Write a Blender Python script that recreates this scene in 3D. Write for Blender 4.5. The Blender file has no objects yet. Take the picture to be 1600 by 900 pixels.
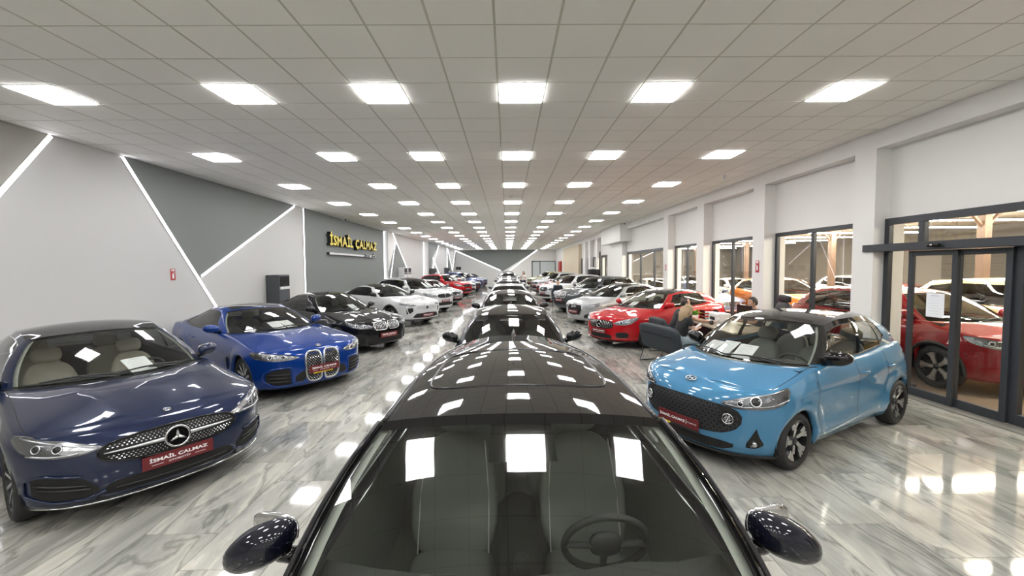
import bpy, bmesh, math, random
import numpy as np
from mathutils import Vector, Matrix
random.seed(7)
np.random.seed(7)

# ---------------------------------------------------------------- camera, world, exposure
EYE = 2.10                       # eye height above the floor
scene = bpy.context.scene
cam_data = bpy.data.cameras.new('camera')
cam_data.sensor_width = 36.0
cam_data.lens = 642.76 / 1600 * 36.0
cam_data.clip_start = 0.05
cam_data.clip_end = 200
camera = bpy.data.objects.new('camera', cam_data)
scene.collection.objects.link(camera)
_right = Vector((0.99990493, -0.01069972, -0.00869792))
_fwd = Vector((0.01024538, 0.99866131, -0.05070125))
_up = Vector((0.00922876, 0.05060732, 0.99867599))
camera.matrix_world = Matrix(((_right.x, _up.x, -_fwd.x, 0.0), (_right.y, _up.y, -_fwd.y, 0.0), (_right.z, _up.z, -_fwd.z, EYE), (0, 0, 0, 1)))
scene.camera = camera

world = bpy.data.worlds.new('world')
scene.world = world
world.use_nodes = True
world.node_tree.nodes['Background'].inputs[0].default_value = (.9, .95, 1.0, 1)
world.node_tree.nodes['Background'].inputs[1].default_value = .05

vs = scene.view_settings
vs.view_transform = 'Standard'
vs.look = 'None'
vs.exposure = 1.52
vs.gamma = 1.0
PANEL_STRENGTH = 11.0            # ceiling panels
STRIP_STRENGTH = 2.6             # light strips on the walls
HALL_STRENGTH = 82.0             # line lights in the neighbouring hall
scene.cycles.max_bounces = 10
scene.cycles.diffuse_bounces = 5
scene.cycles.glossy_bounces = 5
scene.cycles.transparent_max_bounces = 24
scene.cycles.sample_clamp_indirect = 6.0
scene.cycles.caustics_reflective = False
scene.cycles.caustics_refractive = False
# ---------------------------------------------------------------- helpers
COL = bpy.context.scene.collection
PI = math.pi

def link(o, parent=None):
    COL.objects.link(o)
    if parent is not None:
        o.parent = parent
    return o

def tag(o, label=None, cat=None, group=None, kind=None):
    if label: o['label'] = label
    if cat: o['category'] = cat
    if group: o['group'] = group
    if kind: o['kind'] = kind
    return o

def empty(name, loc=(0, 0, 0), rz=0.0, parent=None):
    o = bpy.data.objects.new(name, None)
    o.empty_display_size = 0.1
    o.location = loc
    o.rotation_euler = (0, 0, rz)
    return link(o, parent)

def mesh_obj(name, verts, faces, mat, parent=None, smooth=False, loc=None, rz=None):
    me = bpy.data.meshes.new(name)
    me.from_pydata([tuple(map(float, v)) for v in verts], [], faces)
    if smooth:
        me.polygons.foreach_set('use_smooth', [True] * len(me.polygons))
    if mat is not None:
        me.materials.append(mat)
    me.update()
    o = bpy.data.objects.new(name, me)
    if loc is not None: o.location = loc
    if rz is not None: o.rotation_euler = (0, 0, rz)
    return link(o, parent)

class MB:
    """collects shapes into one mesh"""
    def __init__(self):
        self.v = []; self.f = []
    def add(self, verts, faces):
        n = len(self.v)
        self.v += [tuple(map(float, p)) for p in verts]
        self.f += [tuple(i + n for i in f) for f in faces]
        return self
    def box(self, c, s, rz=0.0, bev=0.0):
        x, y, z = s[0] / 2, s[1] / 2, s[2] / 2
        b = min(bev, x * .9, y * .9, z * .9)
        ca, sa = math.cos(rz), math.sin(rz)
        if b <= 0:
            pts = [(i * x, j * y, k * z) for k in (-1, 1) for j in (-1, 1) for i in (-1, 1)]
            fs = [(0, 2, 3, 1), (4, 5, 7, 6), (0, 1, 5, 4), (2, 6, 7, 3), (0, 4, 6, 2), (1, 3, 7, 5)]
        else:
            ring = lambda dx, dy, zz: [(-dx + b, -dy, zz), (dx - b, -dy, zz), (dx, -dy + b, zz), (dx, dy - b, zz), (dx - b, dy, zz), (-dx + b, dy, zz), (-dx, dy - b, zz), (-dx, -dy + b, zz)]
            pts = ring(x - b * .6, y - b * .6, -z) + ring(x, y, -z + b) + ring(x, y, z - b) + ring(x - b * .6, y - b * .6, z)
            fs = [tuple(range(7, -1, -1)), tuple(range(24, 32))]
            for r in range(3):
                for i in range(8):
                    j = (i + 1) % 8
                    fs.append((r * 8 + i, r * 8 + j, r * 8 + 8 + j, r * 8 + 8 + i))
        pts = [(c[0] + ca * p[0] - sa * p[1], c[1] + sa * p[0] + ca * p[1], c[2] + p[2]) for p in pts]
        return self.add(pts, fs)
    def tube(self, path, r, n=8, closed=False, caps=True):
        P = [Vector(p) for p in path]
        m = len(P)
        rr = r if hasattr(r, '__len__') else [r] * m
        up = None
        vs = []
        for i in range(m):
            if closed:
                t = P[(i + 1) % m] - P[i - 1]
            else:
                t = P[min(i + 1, m - 1)] - P[max(i - 1, 0)]
            t.normalize()
            if up is None:
                a = Vector((0, 0, 1)) if abs(t.z) < .9 else Vector((1, 0, 0))
                up = (a - t * a.dot(t)).normalized()
            else:
                up = (up - t * up.dot(t))
                up = up.normalized() if up.length > 1e-6 else t.orthogonal().normalized()
            s = t.cross(up)
            for k in range(n):
                an = 2 * PI * k / n
                vs.append(P[i] + (up * math.cos(an) + s * math.sin(an)) * rr[i])
        fs = []
        for i in range(m if closed else m - 1):
            j = (i + 1) % m
            for k in range(n):
                l = (k + 1) % n
                fs.append((i * n + k, i * n + l, j * n + l, j * n + k))
        if caps and not closed:
            fs.append(tuple(range(n - 1, -1, -1)))
            fs.append(tuple((m - 1) * n + k for k in range(n)))
        return self.add(vs, fs)
    def lathe(self, prof, n=24, axis='z', c=(0, 0, 0)):
        vs = []
        m = len(prof)
        for k in range(n):
            an = 2 * PI * k / n
            for r, h in prof:
                a, b = r * math.cos(an), r * math.sin(an)
                p = (a, b, h) if axis == 'z' else ((a, h, b) if axis == 'y' else (h, a, b))
                vs.append((p[0] + c[0], p[1] + c[1], p[2] + c[2]))
        fs = []
        for k in range(n):
            l = (k + 1) % n
            for i in range(m - 1):
                q = (k * m + i, l * m + i, l * m + i + 1, k * m + i + 1)
                fs.append(q if axis != 'y' else q[::-1])
        return self.add(vs, fs)
    def blob(self, c, s, e=2.5, nu=16, nv=10, rot=None, fn=None):
        """superellipsoid"""
        vs = []; fs = []
        sg = lambda w, p: math.copysign(abs(w) ** p, w)
        p = 2.0 / e
        for j in range(nv + 1):
            la = -PI / 2 + PI * j / nv
            for i in range(nu):
                lo = 2 * PI * i / nu
                q = Vector((s[0] * sg(math.cos(la), p) * sg(math.cos(lo), p), s[1] * sg(math.cos(la), p) * sg(math.sin(lo), p), s[2] * sg(math.sin(la), p)))
                if fn: q = Vector(fn(q))
                if rot is not None: q = rot @ q
                vs.append((c[0] + q.x, c[1] + q.y, c[2] + q.z))
        for j in range(nv):
            for i in range(nu):
                k = (i + 1) % nu
                fs.append((j * nu + i, j * nu + k, (j + 1) * nu + k, (j + 1) * nu + i))
        return self.add(vs, fs)
    def prism(self, poly, h0, h1, fn=None):
        """polygon (2d) extruded from h0 to h1; fn maps (u, v, h) to a point"""
        n = len(poly)
        fn = fn or (lambda u, v, h: (u, v, h))
        vs = [fn(u, v, h0) for u, v in poly] + [fn(u, v, h1) for u, v in poly]
        fs = [tuple(range(n - 1, -1, -1)), tuple(range(n, 2 * n))]
        for i in range(n):
            j = (i + 1) % n
            fs.append((i, j, n + j, n + i))
        return self.add(vs, fs)
    def build(self, name, mat, parent=None, smooth=False, loc=None, rz=None):
        return mesh_obj(name, self.v, self.f, mat, parent, smooth, loc, rz)

def flat_by_angle(o, deg=35):
    me = o.data
    try:
        me.set_sharp_from_angle(angle=math.radians(deg))
    except Exception:
        pass
    return o

_txt = {}
def text_mesh(body, size=1.0, extrude=0.0, bold=0.0, xs=1.0, align='CENTER'):
    key = (body, size, extrude, bold, xs, align)
    if key not in _txt:
        cu = bpy.data.curves.new('lettering', 'FONT')
        cu.body = body; cu.size = size; cu.extrude = extrude; cu.offset = bold
        cu.align_x = align; cu.align_y = 'CENTER'; cu.resolution_u = 2
        o = bpy.data.objects.new('lettering', cu)
        COL.objects.link(o)
        dg = bpy.context.evaluated_depsgraph_get()
        dg.update()
        me = bpy.data.meshes.new_from_object(o.evaluated_get(dg))
        me.name = 'lettering'
        for v in me.vertices: v.co.x *= xs
        bpy.data.objects.remove(o)
        bpy.data.curves.remove(cu)
        _txt[key] = [tuple(v.co) for v in me.vertices], [tuple(p.vertices) for p in me.polygons]
        bpy.data.meshes.remove(me)
    return _txt[key]

def pchip(pts):
    """monotone cubic through (x, y) points -> vectorised function"""
    pts = sorted(pts)
    x = np.array([p[0] for p in pts], float); y = np.array([p[1] for p in pts], float)
    h = np.diff(x); d = np.diff(y) / h
    m = np.zeros_like(x)
    if len(x) == 2:
        m[:] = d[0]
    else:
        for i in range(1, len(x) - 1):
            if d[i - 1] * d[i] > 0:
                w1 = 2 * h[i] + h[i - 1]; w2 = h[i] + 2 * h[i - 1]
                m[i] = (w1 + w2) / (w1 / d[i - 1] + w2 / d[i])
        m[0], m[-1] = d[0], d[-1]
    def f(q):
        q = np.clip(np.asarray(q, float), x[0], x[-1])
        k = np.clip(np.searchsorted(x, q) - 1, 0, len(x) - 2)
        t = (q - x[k]) / h[k]
        return (y[k] * (1 + 2 * t) * (1 - t) ** 2 + h[k] * m[k] * t * (1 - t) ** 2 + y[k + 1] * t * t * (3 - 2 * t) + h[k] * m[k + 1] * t * t * (t - 1))
    return f

def sstep(a, b, x):
    t = np.clip((np.asarray(x, float) - a) / (b - a), 0, 1)
    return t * t * (3 - 2 * t)

def coons(bot, top, left, right):
    """bot/top: (m,3) arrays i=0 / i=n ; left/right: (n,3) j=0 / j=m"""
    m, n = len(bot), len(left)
    u = np.linspace(0, 1, m)[None, :, None]; v = np.linspace(0, 1, n)[:, None, None]
    A = (1 - v) * bot[None] + v * top[None]
    B = (1 - u) * left[:, None] + u * right[:, None]
    C = (1 - u) * (1 - v) * bot[0] + u * (1 - v) * bot[-1] + (1 - u) * v * top[0] + u * v * top[-1]
    return A + B - C
# ---------------------------------------------------------------- materials
M = {}
def mat(name, col=(.5, .5, .5), rough=.5, metal=0.0, coat=0.0, spec=.5, emit=None, estr=0.0, coat_rough=.02):
    m = bpy.data.materials.new(name); m.use_nodes = True
    b = m.node_tree.nodes['Principled BSDF']
    b.inputs['Base Color'].default_value = (*col, 1)
    b.inputs['Roughness'].default_value = rough
    b.inputs['Metallic'].default_value = metal
    b.inputs['Coat Weight'].default_value = coat
    b.inputs['Coat Roughness'].default_value = coat_rough
    b.inputs['Specular IOR Level'].default_value = spec
    if emit:
        b.inputs['Emission Color'].default_value = (*emit, 1)
        b.inputs['Emission Strength'].default_value = estr
    M[name] = m
    return m

def nodes(m):
    return m.node_tree.nodes, m.node_tree.links, m.node_tree.nodes['Principled BSDF']

def glass_mat(name, tint, ior=1.5, refl=1.0):
    m = bpy.data.materials.new(name); m.use_nodes = True
    nt = m.node_tree; nt.nodes.clear()
    out = nt.nodes.new('ShaderNodeOutputMaterial'); mix = nt.nodes.new('ShaderNodeMixShader')
    tr = nt.nodes.new('ShaderNodeBsdfTransparent'); gl = nt.nodes.new('ShaderNodeBsdfGlossy'); fr = nt.nodes.new('ShaderNodeFresnel')
    tr.inputs['Color'].default_value = (*tint, 1)
    gl.inputs['Color'].default_value = (refl, refl, refl, 1); gl.inputs['Roughness'].default_value = 0.0
    geo = nt.nodes.new('ShaderNodeNewGeometry')
    mp = nt.nodes.new('ShaderNodeMapRange')                 # same index of refraction on both faces of the thin pane
    mp.inputs['From Min'].default_value = 0; mp.inputs['From Max'].default_value = 1
    mp.inputs['To Min'].default_value = ior; mp.inputs['To Max'].default_value = 1 / ior
    nt.links.new(geo.outputs['Backfacing'], mp.inputs['Value'])
    nt.links.new(mp.outputs['Result'], fr.inputs['IOR'])
    fr.inputs['IOR'].default_value = ior
    nt.links.new(fr.outputs[0], mix.inputs[0]); nt.links.new(tr.outputs[0], mix.inputs[1]); nt.links.new(gl.outputs[0], mix.inputs[2])
    nt.links.new(mix.outputs[0], out.inputs[0])
    M[name] = m
    return m

def paint(name, col, metal=.35, rough=.32, coat=1.0, flake=0.0):
    m = mat(name, col, rough, metal, coat, .06)
    if flake:
        N, L, b = nodes(m)
        nz = N.new('ShaderNodeTexNoise'); nz.inputs['Scale'].default_value = 900
        tc = N.new('ShaderNodeTexCoord'); L.new(tc.outputs['Object'], nz.inputs['Vector'])
        mr = N.new('ShaderNodeMapRange'); mr.inputs['To Min'].default_value = rough - flake; mr.inputs['To Max'].default_value = rough + flake
        L.new(nz.outputs['Fac'], mr.inputs['Value']); L.new(mr.outputs[0], b.inputs['Roughness'])
    return m

paint('navy_paint', (.011, .018, .050), .25, .30, flake=.06)
paint('blue_paint', (.003, .034, .205), .22, .30, flake=.06)
paint('black_paint', (.004, .004, .005), 0, .50)
paint('midnight_paint', (.004, .005, .012), 0, .50)
paint('white_paint', (.52, .53, .535), .0, .40)
paint('silver_paint', (.36, .375, .38), .30, .35)
paint('pearl_grey_paint', (.25, .265, .27), .30, .35)
paint('grey_paint', (.055, .062, .070), .25, .35)
paint('red_paint', (.40, .008, .012), .10, .38)
paint('dark_red_paint', (.22, .008, .012), .15, .36)
paint('sky_paint', (.060, .205, .360), .15, .36, flake=.05)
paint('gold_paint', (.46, .36, .17), .30, .36)
paint('orange_paint', (.52, .14, .010), .15, .36)
paint('steel_blue_paint', (.13, .17, .27), .25, .35)
paint('beige_paint', (.40, .41, .25), .2, .36)
mat('gloss_black', (.006, .006, .006), .3, 0, .9, 0.0)
mat('roof_black', (.020, .0195, .018), .4, 0, 1.0, 0.0)
mat('black_plastic', (.018, .018, .019), .45)
mat('matte_black', (.008, .008, .008), .8)
mat('tyre_rubber', (.016, .016, .016), .65)
mat('chrome', (.62, .63, .64), .14, 1.0)
mat('satin_silver', (.62, .63, .64), .28, 1.0)
mat('dark_alloy', (.035, .035, .037), .35, .7)
mat('lamp_dark', (.03, .03, .032), .2, .5)
mat('lamp_grey', (.20, .205, .21), .22, .8)
mat('lamp_chrome', (.65, .66, .68), .15, 1.0)
mat('lamp_white', (.75, .76, .78), .3)
mat('grille_black', (.045, .045, .048), .35)
mat('lamp_red', (.30, .008, .008), .15, 0, 1.0)
mat('plate_red', (.135, .014, .017), .4)
mat('plate_white', (.85, .85, .85), .4)
mat('plate_yellow', (.70, .50, .03), .4)
mat('cream_leather', (.40, .37, .31), .55)
mat('grey_leather', (.16, .17, .16), .55)
mat('taupe_leather', (.18, .197, .175), .6)
mat('black_leather', (.020, .021, .021), .5)
mat('piping_white', (.55, .56, .54), .5)
mat('cabin_grey', (.13, .145, .13), .6)
mat('headliner', (.38, .40, .37), .9)
mat('cabin_dark', (.018, .019, .018), .7)
mat('cabin_mid', (.040, .042, .040), .65)
glass_mat('screen_glass', (.79, .815, .78), 1.6)
glass_mat('side_glass', (.34, .36, .34))
glass_mat('dark_glass', (.10, .105, .10))
glass_mat('clear_glass', (.78, .80, .78))
glass_mat('pane_glass', (.90, .92, .89), 1.45)
glass_mat('lens_glass', (.88, .89, .90), 1.45)
# ---------------------------------------------------------------- the room
XL, XR, YB, YF, ZC = -7.55, 6.30, -9.0, 53.8, 4.353
GX, GY, TS = -.1018, 5.15, .6
mat('wall_white', (.76, .75, .725), .55)
mat('wall_light', (.57, .57, .555), .55)
mat('wall_grey', (.185, .20, .192), .55)
mat('wall_beige', (.62, .53, .39), .6)
mat('ceiling_tile', (.91, .892, .84), .75)
mat('ceiling_bar', (.58, .57, .48), .6)
mat('panel_light', (1, 1, 1), .5, emit=(1.0, .985, .99), estr=PANEL_STRENGTH)
mat('panel_frame', (.8, .8, .8), .4)
mat('strip_light', (1, 1, 1), .5, emit=(.93, .92, 1.0), estr=STRIP_STRENGTH)
mat('frame_dark', (.030, .034, .040), .4)
mat('sheet_white', (.82, .83, .86), .6)
mat('sheet_print', (.56, .57, .61), .6)
mat('red_sign', (.42, .025, .025), .45)
mat('fire_red', (.35, .03, .015), .45)

def floor_material():
    m = mat('marble_tile', (.4, .4, .38), .06)
    N, L, b = nodes(m)
    geo = N.new('ShaderNodeNewGeometry'); at = N.new('ShaderNodeAttribute'); at.attribute_name = 'shade'
    off = N.new('ShaderNodeVectorMath'); off.operation = 'MULTIPLY'; off.inputs[1].default_value = (37, 53, 0)
    L.new(at.outputs['Color'], off.inputs[0])
    add = N.new('ShaderNodeVectorMath'); L.new(geo.outputs['Position'], add.inputs[0]); L.new(off.outputs[0], add.inputs[1])
    mp = N.new('ShaderNodeMapping'); mp.inputs['Rotation'].default_value = (0, 0, .30); mp.inputs['Scale'].default_value = (2.3, .60, 1)
    L.new(add.outputs[0], mp.inputs['Vector'])
    n1 = N.new('ShaderNodeTexNoise'); n1.inputs['Scale'].default_value = 1.1; n1.inputs['Detail'].default_value = 8; n1.inputs['Roughness'].default_value = .62; n1.inputs['Distortion'].default_value = .55
    L.new(mp.outputs[0], n1.inputs['Vector'])
    r1 = N.new('ShaderNodeValToRGB')
    e = r1.color_ramp.elements
    e[0].position = .30; e[0].color = (.18, .185, .168, 1); e[1].position = .72; e[1].color = (.50, .485, .435, 1)
    x = r1.color_ramp.elements.new(.44); x.color = (.30, .302, .278, 1)
    x = r1.color_ramp.elements.new(.55); x.color = (.40, .395, .355, 1)
    L.new(n1.outputs['Fac'], r1.inputs[0])
    mp2 = N.new('ShaderNodeMapping'); mp2.inputs['Rotation'].default_value = (0, 0, .36); mp2.inputs['Scale'].default_value = (3.6, .8, 1)
    L.new(add.outputs[0], mp2.inputs['Vector'])
    n2 = N.new('ShaderNodeTexNoise'); n2.inputs['Scale'].default_value = .8; n2.inputs['Detail'].default_value = 6; n2.inputs['Distortion'].default_value = .8
    L.new(mp2.outputs[0], n2.inputs['Vector'])
    r2 = N.new('ShaderNodeValToRGB')          # thin dark and pale veins
    e = r2.color_ramp.elements
    e[0].position = .455; e[0].color = (1, 1, 1, 1); e[1].position = .56; e[1].color = (1, 1, 1, 1)
    x = r2.color_ramp.elements.new(.485); x.color = (.58, .58, .57, 1)
    x = r2.color_ramp.elements.new(.505); x.color = (1, 1, 1, 1)
    x = r2.color_ramp.elements.new(.535); x.color = (1.25, 1.23, 1.18, 1)
    L.new(n2.outputs['Fac'], r2.inputs[0])
    mx = N.new('ShaderNodeMix'); mx.data_type = 'RGBA'; mx.blend_type = 'MULTIPLY'; mx.inputs[0].default_value = .85
    L.new(r1.outputs[0], mx.inputs[6]); L.new(r2.outputs[0], mx.inputs[7])
    sh = N.new('ShaderNodeMapRange'); sh.inputs['To Min'].default_value = .86; sh.inputs['To Max'].default_value = 1.12
    sp = N.new('ShaderNodeSeparateColor'); L.new(at.outputs['Color'], sp.inputs[0]); L.new(sp.outputs[2], sh.inputs['Value'])
    mx2 = N.new('ShaderNodeVectorMath'); mx2.operation = 'SCALE'
    L.new(mx.outputs[2], mx2.inputs[0]); L.new(sh.outputs[0], mx2.inputs['Scale'])
    L.new(mx2.outputs[0], b.inputs['Base Color'])
    b.inputs['Specular IOR Level'].default_value = .6
    nb = N.new('ShaderNodeTexNoise'); nb.inputs['Scale'].default_value = 1.5; nb.inputs['Detail'].default_value = 2
    L.new(geo.outputs['Position'], nb.inputs['Vector'])
    bp = N.new('ShaderNodeBump'); bp.inputs['Strength'].default_value = .02; bp.inputs['Distance'].default_value = .05
    L.new(nb.outputs['Fac'], bp.inputs['Height']); L.new(bp.outputs[0], b.inputs['Normal'])
    return m
floor_material()

def attr(me, cols):
    a = me.color_attributes.new('shade', 'FLOAT_COLOR', 'CORNER') if False else me.attributes.new('shade', 'FLOAT_COLOR', 'FACE')
    a.data.foreach_set('color', np.array(cols, np.float32).ravel())

# floor: a bed with tiles set in it; the nearest tiles are single pieces
mat('grout', (.16, .16, .15), .6)
floor = MB().box(((XL + XR) / 2, (YB + YF) / 2, -.06), (XR - XL + 1.2, YF - YB + .4, .10)).build('floor', M['grout'])
tag(floor, kind='structure')
FW, FL, g_ = .6, 1.2, .0008
tiles = []
i0 = int(math.floor((XL - .1 + .08) / FW))
for i in range(-13, 12):
    x0 = .08 + i * FW
    if x0 + FW < XL - .5 or x0 > XR + .4: continue
    ph = (i * 5 % 3) / 3 * FL
    for j in range(-8, 47):
        y0 = ph + j * FL
        if y0 > YF: continue
        xa, xb_ = max(x0, XL - .3), min(x0 + FW, XR + .28)
        if xb_ - xa < .02: continue
        tiles.append((xa, y0, xb_, min(y0 + FL, YF)))
def seen_size(t):
    cx, cy = (t[0] + t[2]) / 2, (t[1] + t[3]) / 2
    return 1e9 if cy < .9 or abs(cx) > cy * 1.35 + .4 else cy + .25 * abs(cx)
tiles.sort(key=seen_size)
var = []
def tile_geo(mb, t):
    g = g_
    xa, ya, xb_, yb_ = t
    z = 0.0
    b_ = .0015
    mb.add([(xa + g, ya + g, -.009), (xb_ - g, ya + g, -.009), (xb_ - g, yb_ - g, -.009), (xa + g, yb_ - g, -.009), (xa + g + b_, ya + g + b_, z), (xb_ - g - b_, ya + g + b_, z), (xb_ - g - b_, yb_ - g - b_, z), (xa + g + b_, yb_ - g - b_, z)],
           [(4, 5, 6, 7), (0, 1, 5, 4), (1, 2, 6, 5), (2, 3, 7, 6), (3, 0, 4, 7)])
for t in tiles[:290]:
    mb = MB(); tile_geo(mb, t)
    o = mb.build('floor_tile', M['marble_tile'], floor)
    c = [random.random(), random.random(), random.random(), 1]
    attr(o.data, [c] * 5)
mb = MB(); cols = []
for t in tiles[290:]:
    tile_geo(mb, t)
    c = [random.random(), random.random(), random.random(), 1]
    cols += [c] * 5
o = mb.build('floor_tile', M['marble_tile'], floor); attr(o.data, cols); tag(o, kind='stuff')

# ceiling: slab, bars, lay-in tiles, light panels
ceiling = MB().box(((XL + XR) / 2, (YB + YF) / 2, ZC + .11), (XR - XL + 1.0, YF - YB + .2, .14)).build('ceiling', M['ceiling_tile'])
tag(ceiling, kind='structure')
lit_cols = (-10, -6, -3, 0, 3, 7)
ni0, ni1 = int(math.floor((XL - GX) / TS)), int(math.ceil((XR - GX) / TS))
nj0, nj1 = int(math.floor((YB - GY) / TS)), int(math.ceil((YF - GY) / TS))
lit = set((i, j) for i in lit_cols for j in range(-20, nj1, 5) if YB + .3 <= GY + (j + .5) * TS <= YF - 1.2)
mb = MB()
for i in range(ni0 + 1, ni1):
    mb.box((GX + i * TS, (YB + YF) / 2, ZC + .022), (.026, YF - YB, .036))
for j in range(nj0 + 1, nj1):
    mb.box(((XL + XR) / 2, GY + j * TS, ZC + .0225), (XR - XL, .026, .036))
o = mb.build('ceiling_bars', M['ceiling_bar'], ceiling); tag(o, kind='stuff')
cells = []
for i in range(ni0, ni1):
    for j in range(nj0, nj1):
        if (i, j) in lit: continue
        xa, xb_ = max(GX + i * TS, XL), min(GX + (i + 1) * TS, XR)
        ya, yb_ = max(GY + j * TS, YB), min(GY + (j + 1) * TS, YF)
        if xb_ - xa < .05 or yb_ - ya < .05: continue
        cells.append((xa, ya, xb_, yb_))
cells.sort(key=lambda t: 1e9 if t[3] < 2.6 or abs((t[0] + t[2]) / 2) > t[3] * 1.45 + .6 else t[1] + .2 * abs(t[0]))
def ctile(mb, t):
    g = .0085
    xa, ya, xb_, yb_ = t[0] + g, t[1] + g, t[2] - g, t[3] - g
    b_ = .004
    z = ZC - random.random() * .0012
    mb.add([(xa, ya, ZC + .016), (xb_, ya, ZC + .016), (xb_, yb_, ZC + .016), (xa, yb_, ZC + .016), (xa + b_, ya + b_, z), (xb_ - b_, ya + b_, z), (xb_ - b_, yb_ - b_, z), (xa + b_, yb_ - b_, z)],
           [(7, 6, 5, 4), (4, 5, 1, 0), (5, 6, 2, 1), (6, 7, 3, 2), (7, 4, 0, 3)])
for t in cells[:280]:
    mb = MB(); ctile(mb, t); mb.build('ceiling_tile', M['ceiling_tile'], ceiling)
mb = MB()
for t in cells[280:]: ctile(mb, t)
o = mb.build('ceiling_tile', M['ceiling_tile'], ceiling); tag(o, kind='stuff')

ORD = ['first', 'second', 'third', 'fourth', 'fifth', 'sixth', 'seventh', 'eighth', 'ninth', 'tenth', 'eleventh', 'twelfth', 'thirteenth', 'fourteenth', 'fifteenth', 'sixteenth', 'seventeenth', 'eighteenth']
_fr = MB()
for sx, sy, lx, ly in ((0, -.286, .584, .012), (0, .286, .584, .012), (-.286, 0, .012, .56), (.286, 0, .012, .56)):
    _fr.box((sx, sy, .008), (lx, ly, .02))
_fr = _fr.build('frame', M['panel_frame']).data
_df = MB().box((0, 0, .001), (.565, .565, .026)).build('diffuser', M['panel_light']).data  # stands proud of the tiles; glowing side faces added to brighten the ceiling
for o in [o for o in COL.objects if o.name.split('.')[0] in ('frame', 'diffuser')]: bpy.data.objects.remove(o)
for j in range(-20, nj1, 5):
    if GY + (j + .5) * TS > YF - 1.2 or GY + (j + .5) * TS < YB + .3: continue
    for k, i in enumerate(lit_cols):
        e = empty('ceiling_light', (GX + (i + .5) * TS, GY + (j + .5) * TS, ZC - .003))
        if j < 0:
            tag(e, 'square ceiling panel behind the viewpoint, %s from the left wall, %s row back' % (ORD[k], ORD[-j // 5 - 1]), 'ceiling light', 'ceiling light panels behind the viewpoint')
        else:
            tag(e, 'square lit ceiling panel, %s from the left wall in the %s row of lights' % (ORD[k], ORD[min(j // 5, 17)]), 'ceiling light', 'square light panels in the tiled ceiling')
        link(bpy.data.objects.new('frame', _fr), e); link(bpy.data.objects.new('diffuser', _df), e)

def wallbox(name, x0, x1, y0, y1, z0, z1, m_, parent=None, kind='structure'):
    o = MB().box(((x0 + x1) / 2, (y0 + y1) / 2, (z0 + z1) / 2), (x1 - x0, y1 - y0, z1 - z0)).build(name, m_, parent)
    if parent is None: tag(o, kind=kind)
    return o

# left wall in sections that step into the room
LW = [(YB - .1, 25.3, -7.55), (25.3, 35.9, -7.30), (35.9, 46.8, -6.87), (46.8, YF + .1, -6.80)]
TOP = ZC + .035
wall_left = wallbox('wall_left', -7.95, LW[0][2], LW[0][0], LW[0][1], -.01, TOP, M['wall_light'])
WALLS = {-7.55: wall_left}
for y0, y1, x in LW[1:]:
    WALLS[x] = wallbox('wall_left', -7.95, x, y0, y1, -.01, TOP, M['wall_light'])
def wall_panel(poly, x, m_='wall_grey'):
    """painted panel standing 6 mm off the left wall; poly in (y, z)"""
    mb = MB(); mb.prism(poly, x - .002, x + .006, lambda u, v, h: (h, u, v))
    return mb.build('painted_panel', M[m_], WALLS[x])
T_ = ZC - .003
mat('wall_taupe', (.345, .335, .30), .55)
wall_panel([(YB, .0), (4.0, .0), (7.0, T_), (YB, T_)], -7.55, 'wall_taupe')
wall_panel([(8.27, T_), (10.18, 1.92), (14.78, T_)], -7.55)
wall_panel([(15.40, 0), (25.29, 0), (25.29, T_), (15.40, T_)], -7.55)
wall_panel([(25.31, 0), (30.9, 0), (31.1, 1.41), (27.06, 3.93), (25.31, 1.9)], -7.30)
wall_panel([(25.31, 1.9), (27.06, 3.93), (26.3, T_), (25.31, T_)], -7.30, 'wall_white')
wall_panel([(35.91, .5), (37.92, 3.06), (41.2, T_), (35.91, T_)], -6.87)
wall_panel([(47.0, T_), (50.57, 1.8), (50.57, .2), (46.9, .2)], -6.80)

def strip(pts, wdt, label, axis='x', x=-7.55):
    """luminous strip fixed on a wall, thickness towards the room"""
    (u0, v0), (u1, v1) = pts
    d = math.hypot(u1 - u0, v1 - v0); nu, nv = -(v1 - v0) / d * wdt / 2, (u1 - u0) / d * wdt / 2
    poly = [(u0 + nu, v0 + nv), (u0 - nu, v0 - nv), (u1 - nu, v1 - nv), (u1 + nu, v1 + nv)]
    fn = (lambda u, v, h: (x + h, u, v)) if axis == 'x' else (lambda u, v, h: (u, x - h, v))
    e = empty('light_strip', fn(u1, v1, 0.012))
    tag(e, label, 'light strip', 'white light strips on the walls')
    o = MB().prism(poly, .0065, .026, fn).build('diffuser', M['strip_light'], e)
    o.location = -Vector(e.location)
    wd = wdt * .7 + .02
    nu, nv = nu / (wdt / 2) * (wdt / 2 + .012), nv / (wdt / 2) * (wdt / 2 + .012)
    poly = [(u0 + nu, v0 + nv), (u0 - nu, v0 - nv), (u1 - nu, v1 - nv), (u1 + nu, v1 + nv)]
    o = MB().prism(poly, .0064, .016, fn).build('channel', M['panel_frame'], e); o.location = -Vector(e.location)
    return e
strip([(7.0, T_ - .02), (4.85, 1.25)], .055, 'sloping light strip at the near end of the left wall, cut by the picture edge')
strip([(8.27, T_ - .03), (10.85, .9)], .05, 'long light strip running down from the ceiling to the royal blue coupe')
strip([(10.22, 1.95), (14.78, T_ - .03)], .045, 'light strip rising from the red placard towards the ceiling, under the dark triangle')
strip([(15.40, T_ - .03), (15.36, .9)], .05, 'upright light strip between the pale wall and the grey wall with lettering', x=-7.544)
strip([(25.25, T_ - .03), (25.25, .9)], .05, 'upright light strip at the corner after the yellow lettering', x=-7.544)
strip([(26.35, T_ - .04), (31.3, 1.2)], .05, 'long leg of the bright A shape beside the pair of white cabinets', x=-7.294)
strip([(27.0, 3.90), (25.5, 1.2)], .05, 'short leg of the bright A shape after the wall corner', x=-7.294)
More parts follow.
